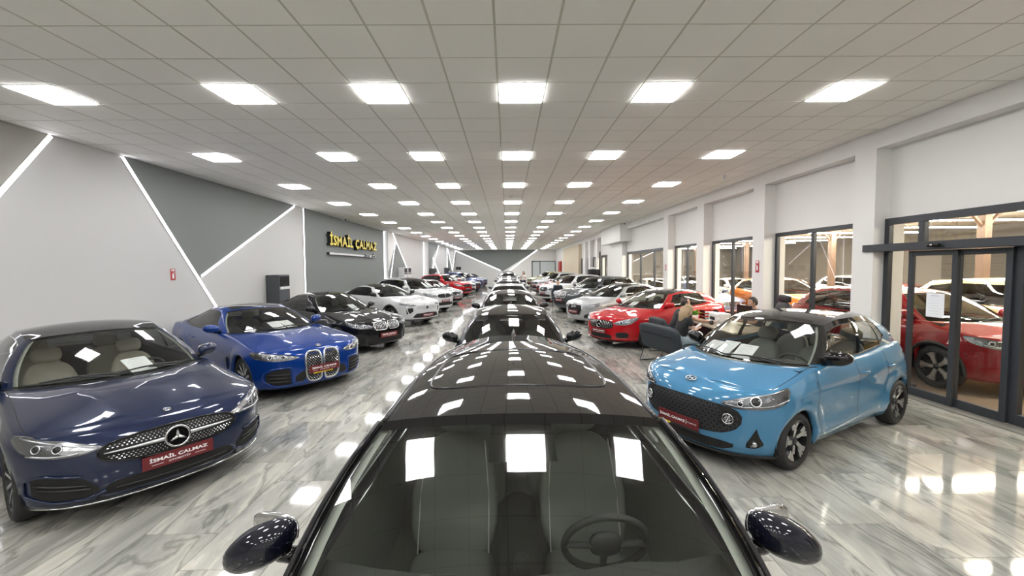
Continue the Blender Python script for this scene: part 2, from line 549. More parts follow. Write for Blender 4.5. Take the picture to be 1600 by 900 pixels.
strip([(35.85, T_ - .04), (35.75, 1.1)], .055, 'upright light strip at the second corner of the left wall', x=-7.294)
strip([(41.2, T_ - .04), (35.95, .9)], .055, 'light strip rising from behind the red crossover to the ceiling', x=-6.864)
strip([(37.92, 3.0), (41.9, 1.2)], .055, 'light strip branching down to the dark air conditioner on the left wall', x=-6.864)
strip([(46.75, T_ - .04), (46.7, 1.1)], .06, 'upright light strip at the farthest corner of the left wall', x=-6.862)
strip([(47.04, 4.2), (50.5, 1.75)], .06, 'near arm of the small bright V on the far left wall', x=-6.794)
strip([(53.5, 4.25), (50.65, 1.75)], .06, 'far arm of the small bright V on the far left wall', x=-6.794)

wallbox('wall_back', -8.0, 8.0, YB - .3, YB, -.01, TOP, M['wall_white'])
# far wall
wall_far = wallbox('wall_far', -8.0, 8.0, YF, YF + .3, -.01, TOP, M['wall_white'])
def far_panel(poly, m_):
    mb = MB(); mb.prism(poly, .002, -.008, lambda u, v, h: (u, YF + h, v)); return mb.build('painted_panel', M[m_], wall_far)
far_panel([(-6.8, T_), (-.62, 1.55), (3.85, T_)], 'wall_grey')
far_panel([(-6.79, T_), (-6.79, 0), (-.62, 0), (-.62, 1.55)], 'wall_light')
strip([(-6.75, T_ - .05), (-.95, 1.68)], .085, 'long light strip on the far wall falling to the middle', 'y', YF - .008)
strip([(3.85, T_ - .05), (.30, 1.70)], .085, 'short light strip on the far wall rising to the right', 'y', YF - .008)

# right wall: beam, piers, recessed wall above glazing
XRc, GTOP = 6.56, 2.87
wall_right = wallbox('wall_right', XRc, XRc + .26, YB - .1, YF + .1, GTOP, TOP, M['wall_white'])
wallbox('wall_beam', XR, XRc + .02, YB, YF, 4.06, TOP, M['wall_white'], wall_right)
for y0, y1 in ((3.4, 3.95), (7.04, 7.48), (10.08, 10.55), (13.20, 13.69), (16.13, 16.63), (22.6, 25.1), (28.9, 29.4), (31.4, 32.1), (33.4, 34.4), (-2.5, -2.0), (-.4, .1)):
    wallbox('wall_pier', XR, XRc + .27, y0, y1, -.01, 4.06, M['wall_white'], wall_right)
for y0, y1 in ((25.1, 27.0), (29.4, 31.4), (32.1, 33.4), (34.4, 36.4), (YB, -2.5)):
    wallbox('wall_section', XRc, XRc + .26, y0, y1, -.01, GTOP, M['wall_white'], wall_right)
wallbox('wall_section', XR - .02, XRc + .3, 36.4, 46.4, -.01, 4.06, M['wall_beige'], wall_right)
wallbox('wall_section', XR, XRc + .3, 46.4, YF, -.01, 4.06, M['wall_white'], wall_right)
wallbox('duct_casing', 5.93, XRc, 21.7, 26.1, 3.42, 4.33, M['wall_white'], wall_right)

mat('handle_metal', (.55, .55, .55), .3, 1.0)
def glazed(name, y0, y1, z0, z1, mull, x=XRc + .05, fw=.09, transom=None, dark=M['frame_dark']):
    w_ = empty(name, (x, y0, 0)); tag(w_, kind='structure')
    def part(nm, ya, yb, za, zb, m_, xa=-.035, xb=.035):
        return MB().box(((xa + xb) / 2, (ya + yb) / 2 - y0, (za + zb) / 2), (xb - xa, yb - ya, zb - za), bev=.004).build(nm, m_, w_)
    part('frame_rail', y0, y1, z1 - fw, z1, dark); part('frame_rail', y0, y1, z0, z0 + fw, dark)
    part('frame_post', y0, y0 + fw, z0 + fw, z1 - fw, dark); part('frame_post', y1 - fw, y1, z0 + fw, z1 - fw, dark)
    e = [y0 + fw] + list(mull) + [y1 - fw]
    for mm in mull: part('mullion', mm - fw / 2, mm + fw / 2, z0 + fw, z1 - fw, dark)
    for a, b in zip(e[:-1], e[1:]):
        a2 = a + (fw / 2 if a in mull else 0); b2 = b - (fw / 2 if b in mull else 0)
        o = mesh_obj('pane', [(0, a2 - y0, z0 + fw), (0, b2 - y0, z0 + fw), (0, b2 - y0, z1 - fw), (0, a2 - y0, z1 - fw)], [(0, 1, 2, 3)], M['pane_glass'], w_)
    return w_
glazed('window_1', 7.48, 10.08, .06, GTOP, [8.84])
glazed('window_2', 10.55, 13.20, .06, GTOP, [12.0])
glazed('window_3', 13.69, 16.13, .06, GTOP, [15.05])
glazed('window_4', 16.63, 22.6, .06, GTOP, [18.45, 20.35], fw=.13)
glazed('window_5', 27.0, 28.9, .06, 2.85, [27.7], fw=.15)
glazed('window_6', 31.41, 32.09, .06, 2.85, [])  if False else None
for k, (a, b) in enumerate(((29.5, 31.3), (32.2, 33.3), (34.6, 36.3))):
    glazed('window_%d' % (6 + k), a, b, .3, 2.80, [(a + b) / 2], x=XRc - .03, fw=.16)
glazed('window_9', .1, 3.4, .06, GTOP, [1.7])

# automatic sliding door
door = empty('door_1', (6.52, 3.95, 0)); tag(door, kind='structure')
def dpart(nm, y0, y1, z0, z1, m_, x0=-.04, x1=.04, parent=None):
    return MB().box(((x0 + x1) / 2, (y0 + y1) / 2 - 3.95, (z0 + z1) / 2), (x1 - x0, y1 - y0, z1 - z0), bev=.004).build(nm, m_, parent or door)
def dpane(y0, y1, z0, z1, x=0.0, parent=None):
    return mesh_obj('pane', [(x, y0 - 3.95, z0), (x, y1 - 3.95, z0), (x, y1 - 3.95, z1), (x, y0 - 3.95, z1)], [(0, 1, 2, 3)], M['pane_glass'], parent or door)
FD = M['frame_dark']
dpart('frame_post', 6.95, 7.04, 0.02, 2.87, FD); dpart('frame_post', 3.95, 4.05, 0.02, 2.87, FD)
dpart('frame_rail', 4.05, 6.95, 2.76, 2.87, FD)
dpart('mullion', 6.36, 6.46, 2.42, 2.76, FD)
dpart('frame_post', 5.10, 5.22, 0.02, 2.31, FD)
dpart('header_bar', 3.95, 7.22, 2.31, 2.43, FD, -.26, .06)
dpane(4.05, 6.36, 2.43, 2.74); dpane(6.46, 6.95, 2.43, 2.74)
dpart('frame_rail', 6.46, 6.95, .02, .16, FD); dpane(6.50, 6.95, .16, 2.31); dpane(4.05, 5.10, .16, 2.31); dpart('frame_rail', 4.05, 5.10, .02, .16, FD)
for y0, y1, xo in ((5.80, 6.52, -.09), (5.19, 5.87, -.05)):
    lf = dpart('sliding_leaf', y0, y0 + .075, .02, 2.30, FD, xo - .025, xo + .025)
    dpart('stile', y1 - .075, y1, .02, 2.30, FD, xo - .025, xo + .025, lf)
    dpart('leaf_rail', y0 + .075, y1 - .075, 2.22, 2.30, FD, xo - .025, xo + .025, lf); dpart('leaf_rail', y0 + .075, y1 - .075, .02, .14, FD, xo - .025, xo + .025, lf)
    dpane(y0 + .075, y1 - .075, .14, 2.22, xo, lf)
mb = MB(); mb.blob((-.30, 2.02, 2.37), (.035, .09, .032), 3, 14, 8); sens = mb.build('motion_sensor', M['gloss_black'], door, smooth=True)
mb = MB(); mb.blob((-.335, 2.02, 2.37), (.008, .02, .012), 2, 10, 6); mb.build('sensor_eye', M['chrome'], sens, smooth=True)
mat('threshold', (.22, .215, .19), .3)
o = MB().box((6.36, 5.4, .008), (.22, 3.3, .02)).build('trim_1', M['threshold']); tag(o, kind='structure')
# ---------------------------------------------------------------- cars
class Body:
    """car skin as a function of (a, z): a = arc length along the plan outline from the middle of the nose (m, left positive)"""
    def __init__(s, P):
        s.P = P
        L, W = P['L'], P['W']
        s.xF, s.xR, s.Wh = L / 2, -L / 2, W / 2
        bF, bR, pF, pR = P.get('bowF', .62), P.get('bowR', .5), P.get('pF', 2.5), P.get('pR', 2.6)
        th = np.linspace(0, PI / 2, 220)
        c = np.clip(np.cos(th), 0, 1); si = np.sin(th)
        fx = s.xF - bF + bF * c ** (2 / pF); fy = s.Wh * si ** (2 / pF)
        sx = np.linspace(s.xF - bF, s.xR + bR, 240)[1:-1]
        tap = P.get('taper', .02)
        sy = s.Wh - tap * sstep(0, 1, (s.xF - bF - sx) / (L - bF - bR)) ** 1.5
        th2 = th[::-1]
        c2 = np.clip(np.cos(th2), 0, 1); s2 = np.sin(th2)
        rx = s.xR + bR - bR * c2 ** (2 / pR); ry = (s.Wh - tap) * s2 ** (2 / pR)
        X = np.r_[fx, sx, rx]; Y = np.r_[fy, sy, ry]
        A = np.r_[0, np.cumsum(np.hypot(np.diff(X), np.diff(Y)))]
        s.A, s.X, s.Y = A, X, Y
        s.aend = A[-1]
        s.xf = s.xF - P['fo']; s.xr = s.xf - P['wb']; s.R = P['tyre']; s.zw = P['tyre'] * .985
        s.Ra = s.R + P.get('arch', .045)
        s.nose = pchip(P['nose']); s.tail = pchip(P['tail']); s.side = pchip(P['side'])
        s.botx = pchip([(s.xR, P.get('zr', .24)), (s.xr, P['zs']), (s.xf, P['zs']), (s.xF, P.get('zf', .18))])
        ac = s.a_of_y(.86 * s.Wh); s.ac = ac
        s.acowl = s.a_of_x(P['xw1'] + .04); s.adeck = s.a_of_x(P['xr1'] - .03)
        s.arc = s.aend - (s.a_of_y_rear(.86 * s.Wh))
        zt = P['zt']   # front centre, front corner, over front wheel, cowl, middle, deck, rear corner, rear centre
        s.ztf = pchip([(0, zt[0]), (ac, zt[1]), (s.a_of_x(s.xf), zt[2]), (s.acowl, zt[3]), ((s.acowl + s.adeck) / 2, zt[4]), (s.adeck, zt[5]), (s.arc, zt[6]), (s.aend, zt[7])])
    def a_of_x(s, x):
        k = (s.X > s.xR + .02)
        i = np.argmax(s.X[::-1]); 
        return float(np.interp(-x, -s.X, s.A))
    def a_of_y(s, y):
        n = 220
        return float(np.interp(y, s.Y[:n], s.A[:n]))
    def a_of_y_rear(s, y):
        n = 220
        return float(np.interp(y, s.Y[::-1][:n], (s.aend - s.A[::-1])[:n]))
    def zbot(s, a):
        x = np.interp(a, s.A, s.X)
        return s.botx(x)
    def surf(s, a, z):
        a = np.asarray(a, float); z = np.asarray(z, float)
        sgn = np.where(a < 0, -1.0, 1.0); aa = np.abs(a)
        x = np.interp(aa, s.A, s.X); y = np.interp(aa, s.A, s.Y)
        P = s.P
        tf = np.clip((x - (s.xF - .62)) / .62, 0, 1) ** 1.6
        tr = np.clip(((s.xR + .55) - x) / .55, 0, 1) ** 1.6
        yf = y / s.Wh
        # tip of the nose pushed or pulled as a function of height, less at the corners
        dx = tf * s.nose(z) + tr * s.tail(z)
        k = s.side(z)
        ztop = s.ztf(aa)
        h = np.clip((ztop - z) / P.get('shoulder_h', .16), 0, 1)
        k = k - P.get('shoulder', .035) * (1 - h) ** 2 * sstep(.5, 1, yf)
        y2 = y * k
        yw = sstep(.75, .98, yf)
        for xc in (s.xf, s.xr):
            d = np.hypot(x - xc, z - s.zw)
            y2 = y2 + yw * P.get('flare', .018) * np.exp(-((d - s.Ra - .02) / .10) ** 2)
        for z0, z1, amp, wd in P.get('creases', []):      # a crease rises from z0 at the front to z1 at the rear
            zz = z0 + (z1 - z0) * np.clip((s.xf - x) / P['wb'], -.3, 1.3)
            side = sstep(s.xr - .6, s.xr + .1, x) * (1 - sstep(s.xf - .1, s.xf + .7, x))
            t = (z - zz) / wd
            y2 = y2 + yw * side * amp * np.where(t < 0, np.exp(-(t * 1.0) ** 2), np.exp(-(t * 3.0) ** 2))
        return np.stack([x + dx, sgn * y2, z + 0 * x], -1)
    def normal(s, a, z):
        e = .004
        du = s.surf(a + e, z) - s.surf(a - e, z); dv = s.surf(a, z + e) - s.surf(a, z - e)
        n = np.cross(du, dv)
        return n / (np.linalg.norm(n, axis=-1, keepdims=True) + 1e-9)
    def off(s, a, z, d):
        return s.surf(a, z) + s.normal(a, z) * np.asarray(d)[..., None]
    # ------------- detail patches on the skin
    def patch(s, mb, st, off=.004, dome=0.0, nx=16, nz=6, skirt=.012, lin=False):
        """st: list of (a, zlo, zhi)"""
        st = sorted(st)
        a0, a1 = st[0][0], st[-1][0]
        A = np.linspace(a0, a1, nx + 1)
        if lin:
            lo = np.interp(A, [q[0] for q in st], [q[1] for q in st]); hi = np.interp(A, [q[0] for q in st], [q[2] for q in st])
        else:
            lo = pchip([(q[0], q[1]) for q in st])(A); hi = pchip([(q[0], q[2]) for q in st])(A)
        T = np.linspace(0, 1, nz + 1)
        Z = lo[:, None] + (hi - lo)[:, None] * T[None]
        AA = np.repeat(A[:, None], nz + 1, 1)
        D = off + dome * (1 - (2 * T - 1) ** 2)[None] * (1 - (2 * np.linspace(0, 1, nx + 1) - 1) ** 4)[:, None]
        Q = s.off(AA, Z, D).reshape(-1, 3)
        w = nz + 1
        fs = [(i * w + j, (i + 1) * w + j, (i + 1) * w + j + 1, i * w + j + 1) for i in range(nx) for j in range(nz)]
        if skirt:
            B = s.off(AA, Z, D * 0 - skirt).reshape(-1, 3)
            n = len(Q)
            ring = [i * w for i in range(nx + 1)] + [nx * w + j for j in range(1, nz + 1)] + [i * w + nz for i in range(nx - 1, -1, -1)] + [j for j in range(nz - 1, 0, -1)]
            m = len(ring)
            vs = list(map(tuple, Q)) + [tuple(B[r]) for r in ring]
            fs += [(ring[k], n + k, n + (k + 1) % m, ring[(k + 1) % m]) for k in range(m)]
            return mb.add(vs, fs)
        return mb.add(Q, fs)
    def line(s, mb, pts, r=.005, off=.0, n=6, closed=False, sub=4, smooth=True):
        """tube along (a, z) points on the skin"""
        p = np.array(pts, float)
        if closed: p = np.vstack([p, p[:1]])
        t = np.r_[0, np.cumsum(np.hypot(*np.diff(p, axis=0).T))]
        m = max(2, int((len(p) - 1) * sub) + 1)
        q = np.linspace(0, t[-1], m)
        A = np.interp(q, t, p[:, 0]); Z = np.interp(q, t, p[:, 1])
        Q = s.off(A, Z, np.full(m, off))
        if closed: Q = Q[:-1]
        return mb.tube(Q, r, n, closed=closed)
    def ribbon(s, mb, pts, w=.006, off=.0012, sub=6):
        p = np.array(pts, float)
        t = np.r_[0, np.cumsum(np.hypot(*np.diff(p, axis=0).T))]
        m = (len(p) - 1) * sub + 1
        q = np.linspace(0, t[-1], m)
        A = np.interp(q, t, p[:, 0]); Z = np.interp(q, t, p[:, 1])
        dA = np.gradient(A); dZ = np.gradient(Z); l = np.hypot(dA, dZ) + 1e-9
        na, nz_ = -dZ / l * w / 2, dA / l * w / 2
        Q = np.concatenate([s.off(A + na, Z + nz_, np.full(m, off)), s.off(A - na, Z - nz_, np.full(m, off))])
        return mb.add(Q, [(i, i + 1, m + i + 1, m + i) for i in range(m - 1)] )

def mirror_add(mb, pts, faces):
    mb.add(pts, faces)
    q = np.array(pts, float).reshape(-1, 3).copy(); q[:, 1] *= -1
    mb.add(q, [f[::-1] for f in faces])

def grid_faces(n, m, cells=None, w=None):
    w = w or m
    return [(i * w + j, (i + 1) * w + j, (i + 1) * w + j + 1, i * w + j + 1) for i in range(n - 1) for j in range(m - 1) if cells is None or cells(i, j)]

def weld(o, d=.0004):
    bm = bmesh.new(); bm.from_mesh(o.data)
    bmesh.ops.remove_doubles(bm, verts=bm.verts, dist=d)
    loose = [v for v in bm.verts if not v.link_faces]
    bmesh.ops.delete(bm, geom=loose, context='VERTS')
    bmesh.ops.recalc_face_normals(bm, faces=bm.faces)
    bm.to_mesh(o.data); bm.free()
    o.data.polygons.foreach_set('use_smooth', [True] * len(o.data.polygons))
    return o

def car_shell(P, root, paint_m, lod=0):
    s = Body(P)
    nf, nr = (13, 8) if lod == 0 else (9, 6)
    step = .07 if lod == 0 else .14
    # ---- columns
    A = list(np.linspace(0, s.ac, nf))
    arch = []
    spans = []
    for xc in (s.xf, s.xr):
        k = 15 if lod == 0 else 9
        xs = [xc + (s.Ra + .003)] + [xc + s.Ra * math.cos(PI * i / (k - 1)) for i in range(k)] + [xc - s.Ra - .003]
        arch += [(s.a_of_x(x), i not in (0, len(xs) - 1), xc, x) for i, x in enumerate(xs)]
        spans.append((s.a_of_x(xs[0]) - .02, s.a_of_x(xs[-1]) + .02))
    arch = [q for q in arch]
    base = list(np.arange(s.ac, s.arc, step)) + [s.arc, s.acowl, s.adeck]
    base = sorted(set(round(b, 5) for b in base))
    base = [b for b in base if not any(lo < b < hi for lo, hi in spans) or abs(b - s.acowl) < 1e-4 or abs(b - s.adeck) < 1e-4]
    keep = [base[0]]
    must = (round(s.acowl, 5), round(s.adeck, 5), round(s.arc, 5))
    for b in base[1:]:
        if b - keep[-1] > .03: keep.append(b)
        elif b in must: keep[-1] = b if keep[-1] not in must and len(keep) > 1 else keep[-1]; (keep.append(b) if keep[-1] != b else None)
    cols = [(a, None) for a in A[:-1]] + [(a, None) for a in keep if a >= s.ac - 1e-6] + [(a, (xc, x)) if on else (a, None) for a, on, xc, x in arch]
    cols += [(a, None) for a in np.linspace(s.arc, s.aend, nr)[1:]]
    cols.sort(key=lambda q: q[0])
    a = np.array([c[0] for c in cols])
    zb = s.zbot(a)
    for i, c in enumerate(cols):
        if c[1]:
            xc, x = c[1]
            zb[i] = max(zb[i], s.zw + math.sqrt(max(0, s.Ra ** 2 - (x - xc) ** 2)))
    zt = s.ztf(a)
    nv = 15 if lod == 0 else 9
    u = np.linspace(0, 1, nv); u = 1 - (1 - u) ** 1.35
    Z = zb[:, None] + (zt - zb)[:, None] * u[None]
    Q = s.surf(np.repeat(a[:, None], nv, 1), Z)                # columns x rows x 3
    # inner return along the lower edge
    ret = Q[:, 0].copy(); ret[:, 1] = np.maximum(ret[:, 1] - .05, 0) ; ret[:, 0] -= np.sign(ret[:, 0]) * np.where(np.abs(ret[:, 0]) > s.xF - .3, .04, 0)
    Q = np.concatenate([ret[:, None], Q], 1)
    mb = MB()
    n, m = Q.shape[:2]
    mirror_add(mb, Q.reshape(-1, 3), grid_faces(n, m))
    top = Q[:, -1]
    idx = lambda v: int(np.argmin(np.abs(a - v)))
    jc, icw, idk, irc = idx(s.ac), idx(s.acowl), idx(s.adeck), idx(s.arc)
    # ---- bonnet
    bot = top[:jc + 1]; right = top[jc:icw + 1]
    d = np.r_[0, np.cumsum(np.linalg.norm(np.diff(right, axis=0), axis=1))]; t = d / d[-1]
    yk = bot[:, 1] / bot[-1, 1]
    xc0 = P['xw0'] + .06
    zc0 = P['zcowl']
    cow = np.stack([xc0 - (xc0 - right[-1, 0]) * yk ** 2.2, right[-1, 1] * yk, zc0 + (right[-1, 2] - zc0) * yk ** 2], 1)
    lz = bot[0, 2] + (zc0 - bot[0, 2]) * (1 - (1 - t) ** P.get('hood_curve', 1.7))
    left = np.stack([bot[0, 0] + (cow[0, 0] - bot[0, 0]) * t, 0 * t, lz], 1)
    H = coons(bot, cow, left, right)
    uu = np.linspace(0, 1, len(bot))[None]; tt = t[:, None]
    H[..., 2] += P.get('crown', .02) * np.sin(PI * np.clip(tt, 0, 1)) ** .7 * (1 - yk[None] ** 4)
    for y0, y1, amp, wd in P.get('bulges', []):                 # ridges running from y0 at the nose to y1 at the screen
        yy = y0 + (y1 - y0) * tt
        g = (H[..., 1] - yy) / wd
        H[..., 2] += amp * np.exp(-g ** 2) * np.sin(PI * np.clip(tt, 0, 1)) ** .6
    hoodg = H.copy()
    mirror_add(mb, H.reshape(-1, 3), [f[::-1] for f in grid_faces(H.shape[0], H.shape[1])])
    # ---- rear deck
    bot2 = top[irc:][::-1]; right2 = top[idk:irc + 1][::-1]
    yk2 = bot2[:, 1] / max(bot2[-1, 1], 1e-6)
    xd0 = P['xr0'] - .03; zd0 = P['zdeck']
    dk = np.stack([xd0 + (right2[-1, 0] - xd0) * yk2 ** 2.2, right2[-1, 1] * yk2, zd0 + (right2[-1, 2] - zd0) * yk2 ** 2], 1)
    d2 = np.r_[0, np.cumsum(np.linalg.norm(np.diff(right2, axis=0), axis=1))]; t2 = d2 / max(d2[-1], 1e-6)
    left2 = np.stack([bot2[0, 0] + (dk[0, 0] - bot2[0, 0]) * t2, 0 * t2, bot2[0, 2] + (zd0 - bot2[0, 2]) * t2], 1)
    D = coons(bot2, dk, left2, right2)
    mirror_add(mb, D.reshape(-1, 3), grid_faces(D.shape[0], D.shape[1]))
    # ---- shoulder ledge
    sh = top[icw:idk + 1]; inn = sh.copy(); inn[:, 1] -= .09; inn[:, 2] += .004
    G = np.stack([sh, inn], 1)
    mirror_add(mb, G.reshape(-1, 3), grid_faces(len(sh), 2))
    body = mb.build('body', paint_m, root)
    weld(body)
    # ---- greenhouse
    inset = P.get('inset', .035)
    sx_ = top[icw:idk + 1]
    yat = lambda x: np.interp(-np.asarray(x), -sx_[:, 0], sx_[:, 1])
    zat = lambda x: np.interp(-np.asarray(x), -sx_[:, 0], sx_[:, 2])
    nq = 9 if lod == 0 else 6
    q = np.linspace(0, 1, nq)
    pil = P.get('pillar', .075)
    q = np.r_[q[:-1] * (1 - pil) / q[-2], 1.0]                  # last column = the pillar
    wins = P['wins']
    sv = sorted(set([0.0, P.get('spil', .03)] + [w for ww in wins for w in ww] + [1.0]))
    side = [0.0]
    for b in sv[1:]:
        k = max(1, int(round((b - side[-1]) / (.07 if lod == 0 else .14))))
        side += list(np.linspace(side[-1], b, k + 1)[1:])
    sS = np.array(side)
    yb1 = yat(P['xw1']) - inset; zb1 = zat(P['xw1'])
    ybr = yat(P['xr1']) - inset; zbr = zat(P['xr1'])
    topz = pchip(P['rail_z']); topy = pchip(P['rail_y'])        # along s 0..1
    zf1, zr1 = float(topz(0)), float(topz(1)); yt0, yt1 = float(topy(0)), float(topy(1))
    pw = 2.2
    Bf = np.stack([P['xw0'] - (P['xw0'] - P['xw1']) * q ** pw, yb1 * q, zc0 + .005 + (zb1 - zc0 - .005) * q ** 2], 1)
    Rf = np.stack([P['xt0'] - (P['xt0'] - P['xt1']) * q ** pw, yt0 * q, P['zf0'] + (zf1 - P['zf0']) * q ** 2.4], 1)
    xb = P['xw1'] + (P['xr1'] - P['xw1']) * sS
    xs2 = P['xt1'] + (P['xq1'] - P['xt1']) * sS
    Bs = np.stack([xb, yat(xb) - inset, zat(xb)], 1)
    Rs = np.stack([xs2, topy(sS), topz(sS)], 1)
    qr = q[::-1]
    Br = np.stack([P['xr0'] - (P['xr0'] - P['xr1']) * qr ** pw, ybr * qr, zd0 + .005 + (zbr - zd0 - .005) * qr ** 2], 1)
    Rr = np.stack([P['xq0'] - (P['xq0'] - P['xq1']) * qr ** pw, yt1 * qr, P['zr0'] + (zr1 - P['zr0']) * qr ** 2.4], 1)
    B = np.vstack([Bf, Bs[1:], Br[1:]]); R = np.vstack([Rf, Rs[1:], Rr[1:]])
    nc = len(B)
    kind = np.r_[np.zeros(nq), sS[1:], np.ones(nq - 1) * 2]
    sside = np.r_[np.zeros(nq), sS[1:], np.ones(nq - 1)]
    isf = np.r_[1 - q ** 3, np.zeros(len(sS) - 1 + nq - 1)]
    isr = np.r_[np.zeros(nq - 1 + len(sS) - 1), 1 - qr ** 3]
    lo = np.full(nc, .03); hi = np.full(nc, P.get('frit', .965))
    issd = slice(nq - 1, nq - 1 + len(sS))
    vl = pchip(P.get('vlow', [(0, .05), (1, .05)])); vh = pchip(P.get('vhigh', [(0, .86), (1, .86)]))
    lo[issd] = vl(sS); hi[issd] = vh(sS)
    nrow = 7 if lod == 0 else 4
    T = np.concatenate([np.zeros((nc, 1)), lo[:, None] + (hi - lo)[:, None] * np.linspace(0, 1, nrow)[None], np.ones((nc, 1))], 1)
    outd = np.zeros((nc, 3))
    bu = P.get('bulge', (.03, .05, .04))
    outd[:, 0] = isf * bu[0] * .8 - isr * bu[2] * .8
    outd[:, 2] = isf * bu[0] * .6 + isr * bu[2] * .6
    outd[:, 1] = bu[1] * (1 - isf) * (1 - isr)
    Gp = B[:, None] * (1 - T[..., None]) + R[:, None] * T[..., None] + outd[:, None] * (4 * T * (1 - T))[..., None]
    rows = Gp.shape[1]
    def sub(name, pred, m_, both=True, sides=(1, -1), shift=0.0, parent=root):
        mbx = MB()
        fs = grid_faces(nc, rows, pred)
        if not fs: return None
        used = sorted(set(i for f in fs for i in f)); mp = {k: i for i, k in enumerate(used)}
        pts = Gp.reshape(-1, 3)[used].copy()
        fs = [tuple(mp[i] for i in f) for f in fs]
        if shift:
            pts = pts - np.array([0, 0, 0]); pts[:, 1] *= (1 - shift / .7); pts[:, 2] -= shift * .5; pts[:, 0] *= (1 - shift / 4)
        for sg in sides:
            p2 = pts.copy(); p2[:, 1] *= sg
            mbx.add(p2, fs if sg > 0 else [f[::-1] for f in fs])
        o = mbx.build(name, m_, parent)
        return weld(o)
    c0, c1 = nq - 1, nq - 1 + len(sS) - 1
    glassrow = lambda j: 1 <= j < rows - 2
    g_f = M[P.get('screen', 'screen_glass')]; g_s = M[P.get('sidegl', 'side_glass')]; g_r = M[P.get('reargl', 'dark_glass')]
    sub('windshield', lambda i, j: i < c0 - 1 and glassrow(j), g_f)
    sub('rear_window', lambda i, j: i >= c1 + 1 and glassrow(j), g_r)
    sub('screen_base', lambda i, j: i < c0 - 1 and j == 0, M['gloss_black'])
    sub('screen_band', lambda i, j: i < c0 - 1 and j == rows - 2, M['gloss_black'])
    sub('rear_screen_base', lambda i, j: i >= c1 + 1 and j == 0, M['gloss_black'])
    sub('rear_screen_band', lambda i, j: i >= c1 + 1 and j == rows - 2, M['gloss_black'])
    inwin = lambda i: any(w0 - 1e-6 <= sS[i - c0] and sS[i - c0 + 1] <= w1 + 1e-6 for w0, w1 in wins)
    issidec = lambda i: c0 <= i < c1
    firstw, lastw = wins[0][0], wins[-1][1]
    between = lambda i: issidec(i) and firstw - 1e-6 <= sS[i - c0] and sS[i - c0 + 1] <= lastw + 1e-6
    for w0, w1 in wins:
        for sg in (1, -1):
            sub('side_window', lambda i, j: issidec(i) and w0 - 1e-6 <= sS[i - c0] and sS[i - c0 + 1] <= w1 + 1e-6 and glassrow(j), g_s, sides=(sg,))
    blackmid = P.get('bpillar', 'gloss_black')
    if blackmid:
        for sg in (1, -1):
            for (_, e0), (e1, _) in zip(wins[:-1], wins[1:]):
                sub('door_pillar', lambda i, j: issidec(i) and e0 - 1e-6 <= sS[i - c0] and sS[i - c0 + 1] <= e1 + 1e-6 and glassrow(j), M[blackmid], sides=(sg,))
    pm = P.get('pillar_mat')
    pillar_cell = lambda i, j: (i >= c0 - 1 and i <= c1) and not (between(i) and glassrow(j) and (inwin(i) or blackmid))
    aft = lambda i: i >= c1 or (issidec(i) and sS[i - c0] >= lastw - 1e-6)
    if pm and pm != 'gloss_black':
        sub('pillar', lambda i, j: pillar_cell(i, j) and not aft(i) and j > 0, M[pm])
        sub('rear_pillar', lambda i, j: pillar_cell(i, j) and (aft(i) or j == 0), paint_m)
    else:
        sub('pillar', pillar_cell, M[pm] if pm else paint_m)
    if lod == 0:
        for sg in (1, -1):
            sub('pillar_trim', lambda i, j: i == c0 - 1, M['headliner'], sides=(sg,), shift=.03)
    # ---- roof
    rows_s = Rs
    dd = np.r_[0, np.cumsum(np.abs(np.diff(rows_s[:, 0])))]; ts = dd / dd[-1]
    zc = pchip([(0, P['zf0']), (.12, P['zf0'] + (P['zroof'] - P['zf0']) * .5), (P.get('roof_peak', .4), P['zroof']), (1, P['zr0'])])(ts)
    left3 = np.stack([P['xt0'] + (P['xq0'] - P['xt0']) * ts, 0 * ts, zc], 1)
    RF = coons(Rf, Rr[::-1], left3, rows_s)
    mbr = MB(); mirror_add(mbr, RF.reshape(-1, 3), [f[::-1] for f in grid_faces(RF.shape[0], RF.shape[1])])
    roof = mbr.build('roof', M[P['roof_mat']] if P.get('roof_mat') else paint_m, root)
    weld(roof)
    if lod == 0:
        mbl = MB(); q2 = RF.reshape(-1, 3).copy(); q2[:, 2] -= .035; q2[:, 1] *= .96
        mirror_add(mbl, q2, grid_faces(RF.shape[0], RF.shape[1]))
        weld(mbl.build('headliner', M['headliner'], root))
    # ---- cowl tray, rear tray, underside, cabin tub
    for ring, dxx, nm in ((cow, -.16, 'cowl'), (dk, .12, 'rear_cowl')):
        mbc = MB()
        r2 = ring.copy(); r2[:, 0] += dxx; r2[:, 2] -= .012; r1 = ring.copy(); r1[:, 2] -= .006; r1[:, 0] -= dxx * .1
        mirror_add(mbc, np.stack([r1, r2], 1).reshape(-1, 3), grid_faces(len(ring), 2))
        weld(mbc.build(nm, M['black_plastic'], root))
    mbu = MB()
    zs = P['zs'] + .03
    ub = np.array([[s.xF - .10, .55 * s.Wh], [s.xF - .42, .80 * s.Wh], [s.xf - s.Ra - .05, s.Wh * .80], [s.xr + s.Ra + .05, s.Wh * .80], [s.xR + .40, .80 * s.Wh], [s.xR + .10, .55 * s.Wh]])
    pl = [(x, y) for x, y in ub] + [(x, -y) for x, y in ub[::-1]]
    mbu.prism(pl, zs, zs + .04)
    # wheel housings
    for xc in (s.xf, s.xr):
        for sg in (1, -1):
            k = 14
            an = np.linspace(-.25, PI + .25, k)
            o_, i_ = [], []
            for t_ in an:
                px, pz = xc + (s.Ra + .012) * math.cos(t_), s.zw + (s.Ra + .012) * math.sin(t_)
                o_.append((px, sg * (s.Wh - .035), pz)); i_.append((px, sg * (s.Wh - .36), pz))
            mbu.add(o_ + i_, [(j, j + 1, k + j + 1, k + j) for j in range(k - 1)])
            mbu.add(i_, [tuple(range(k))])
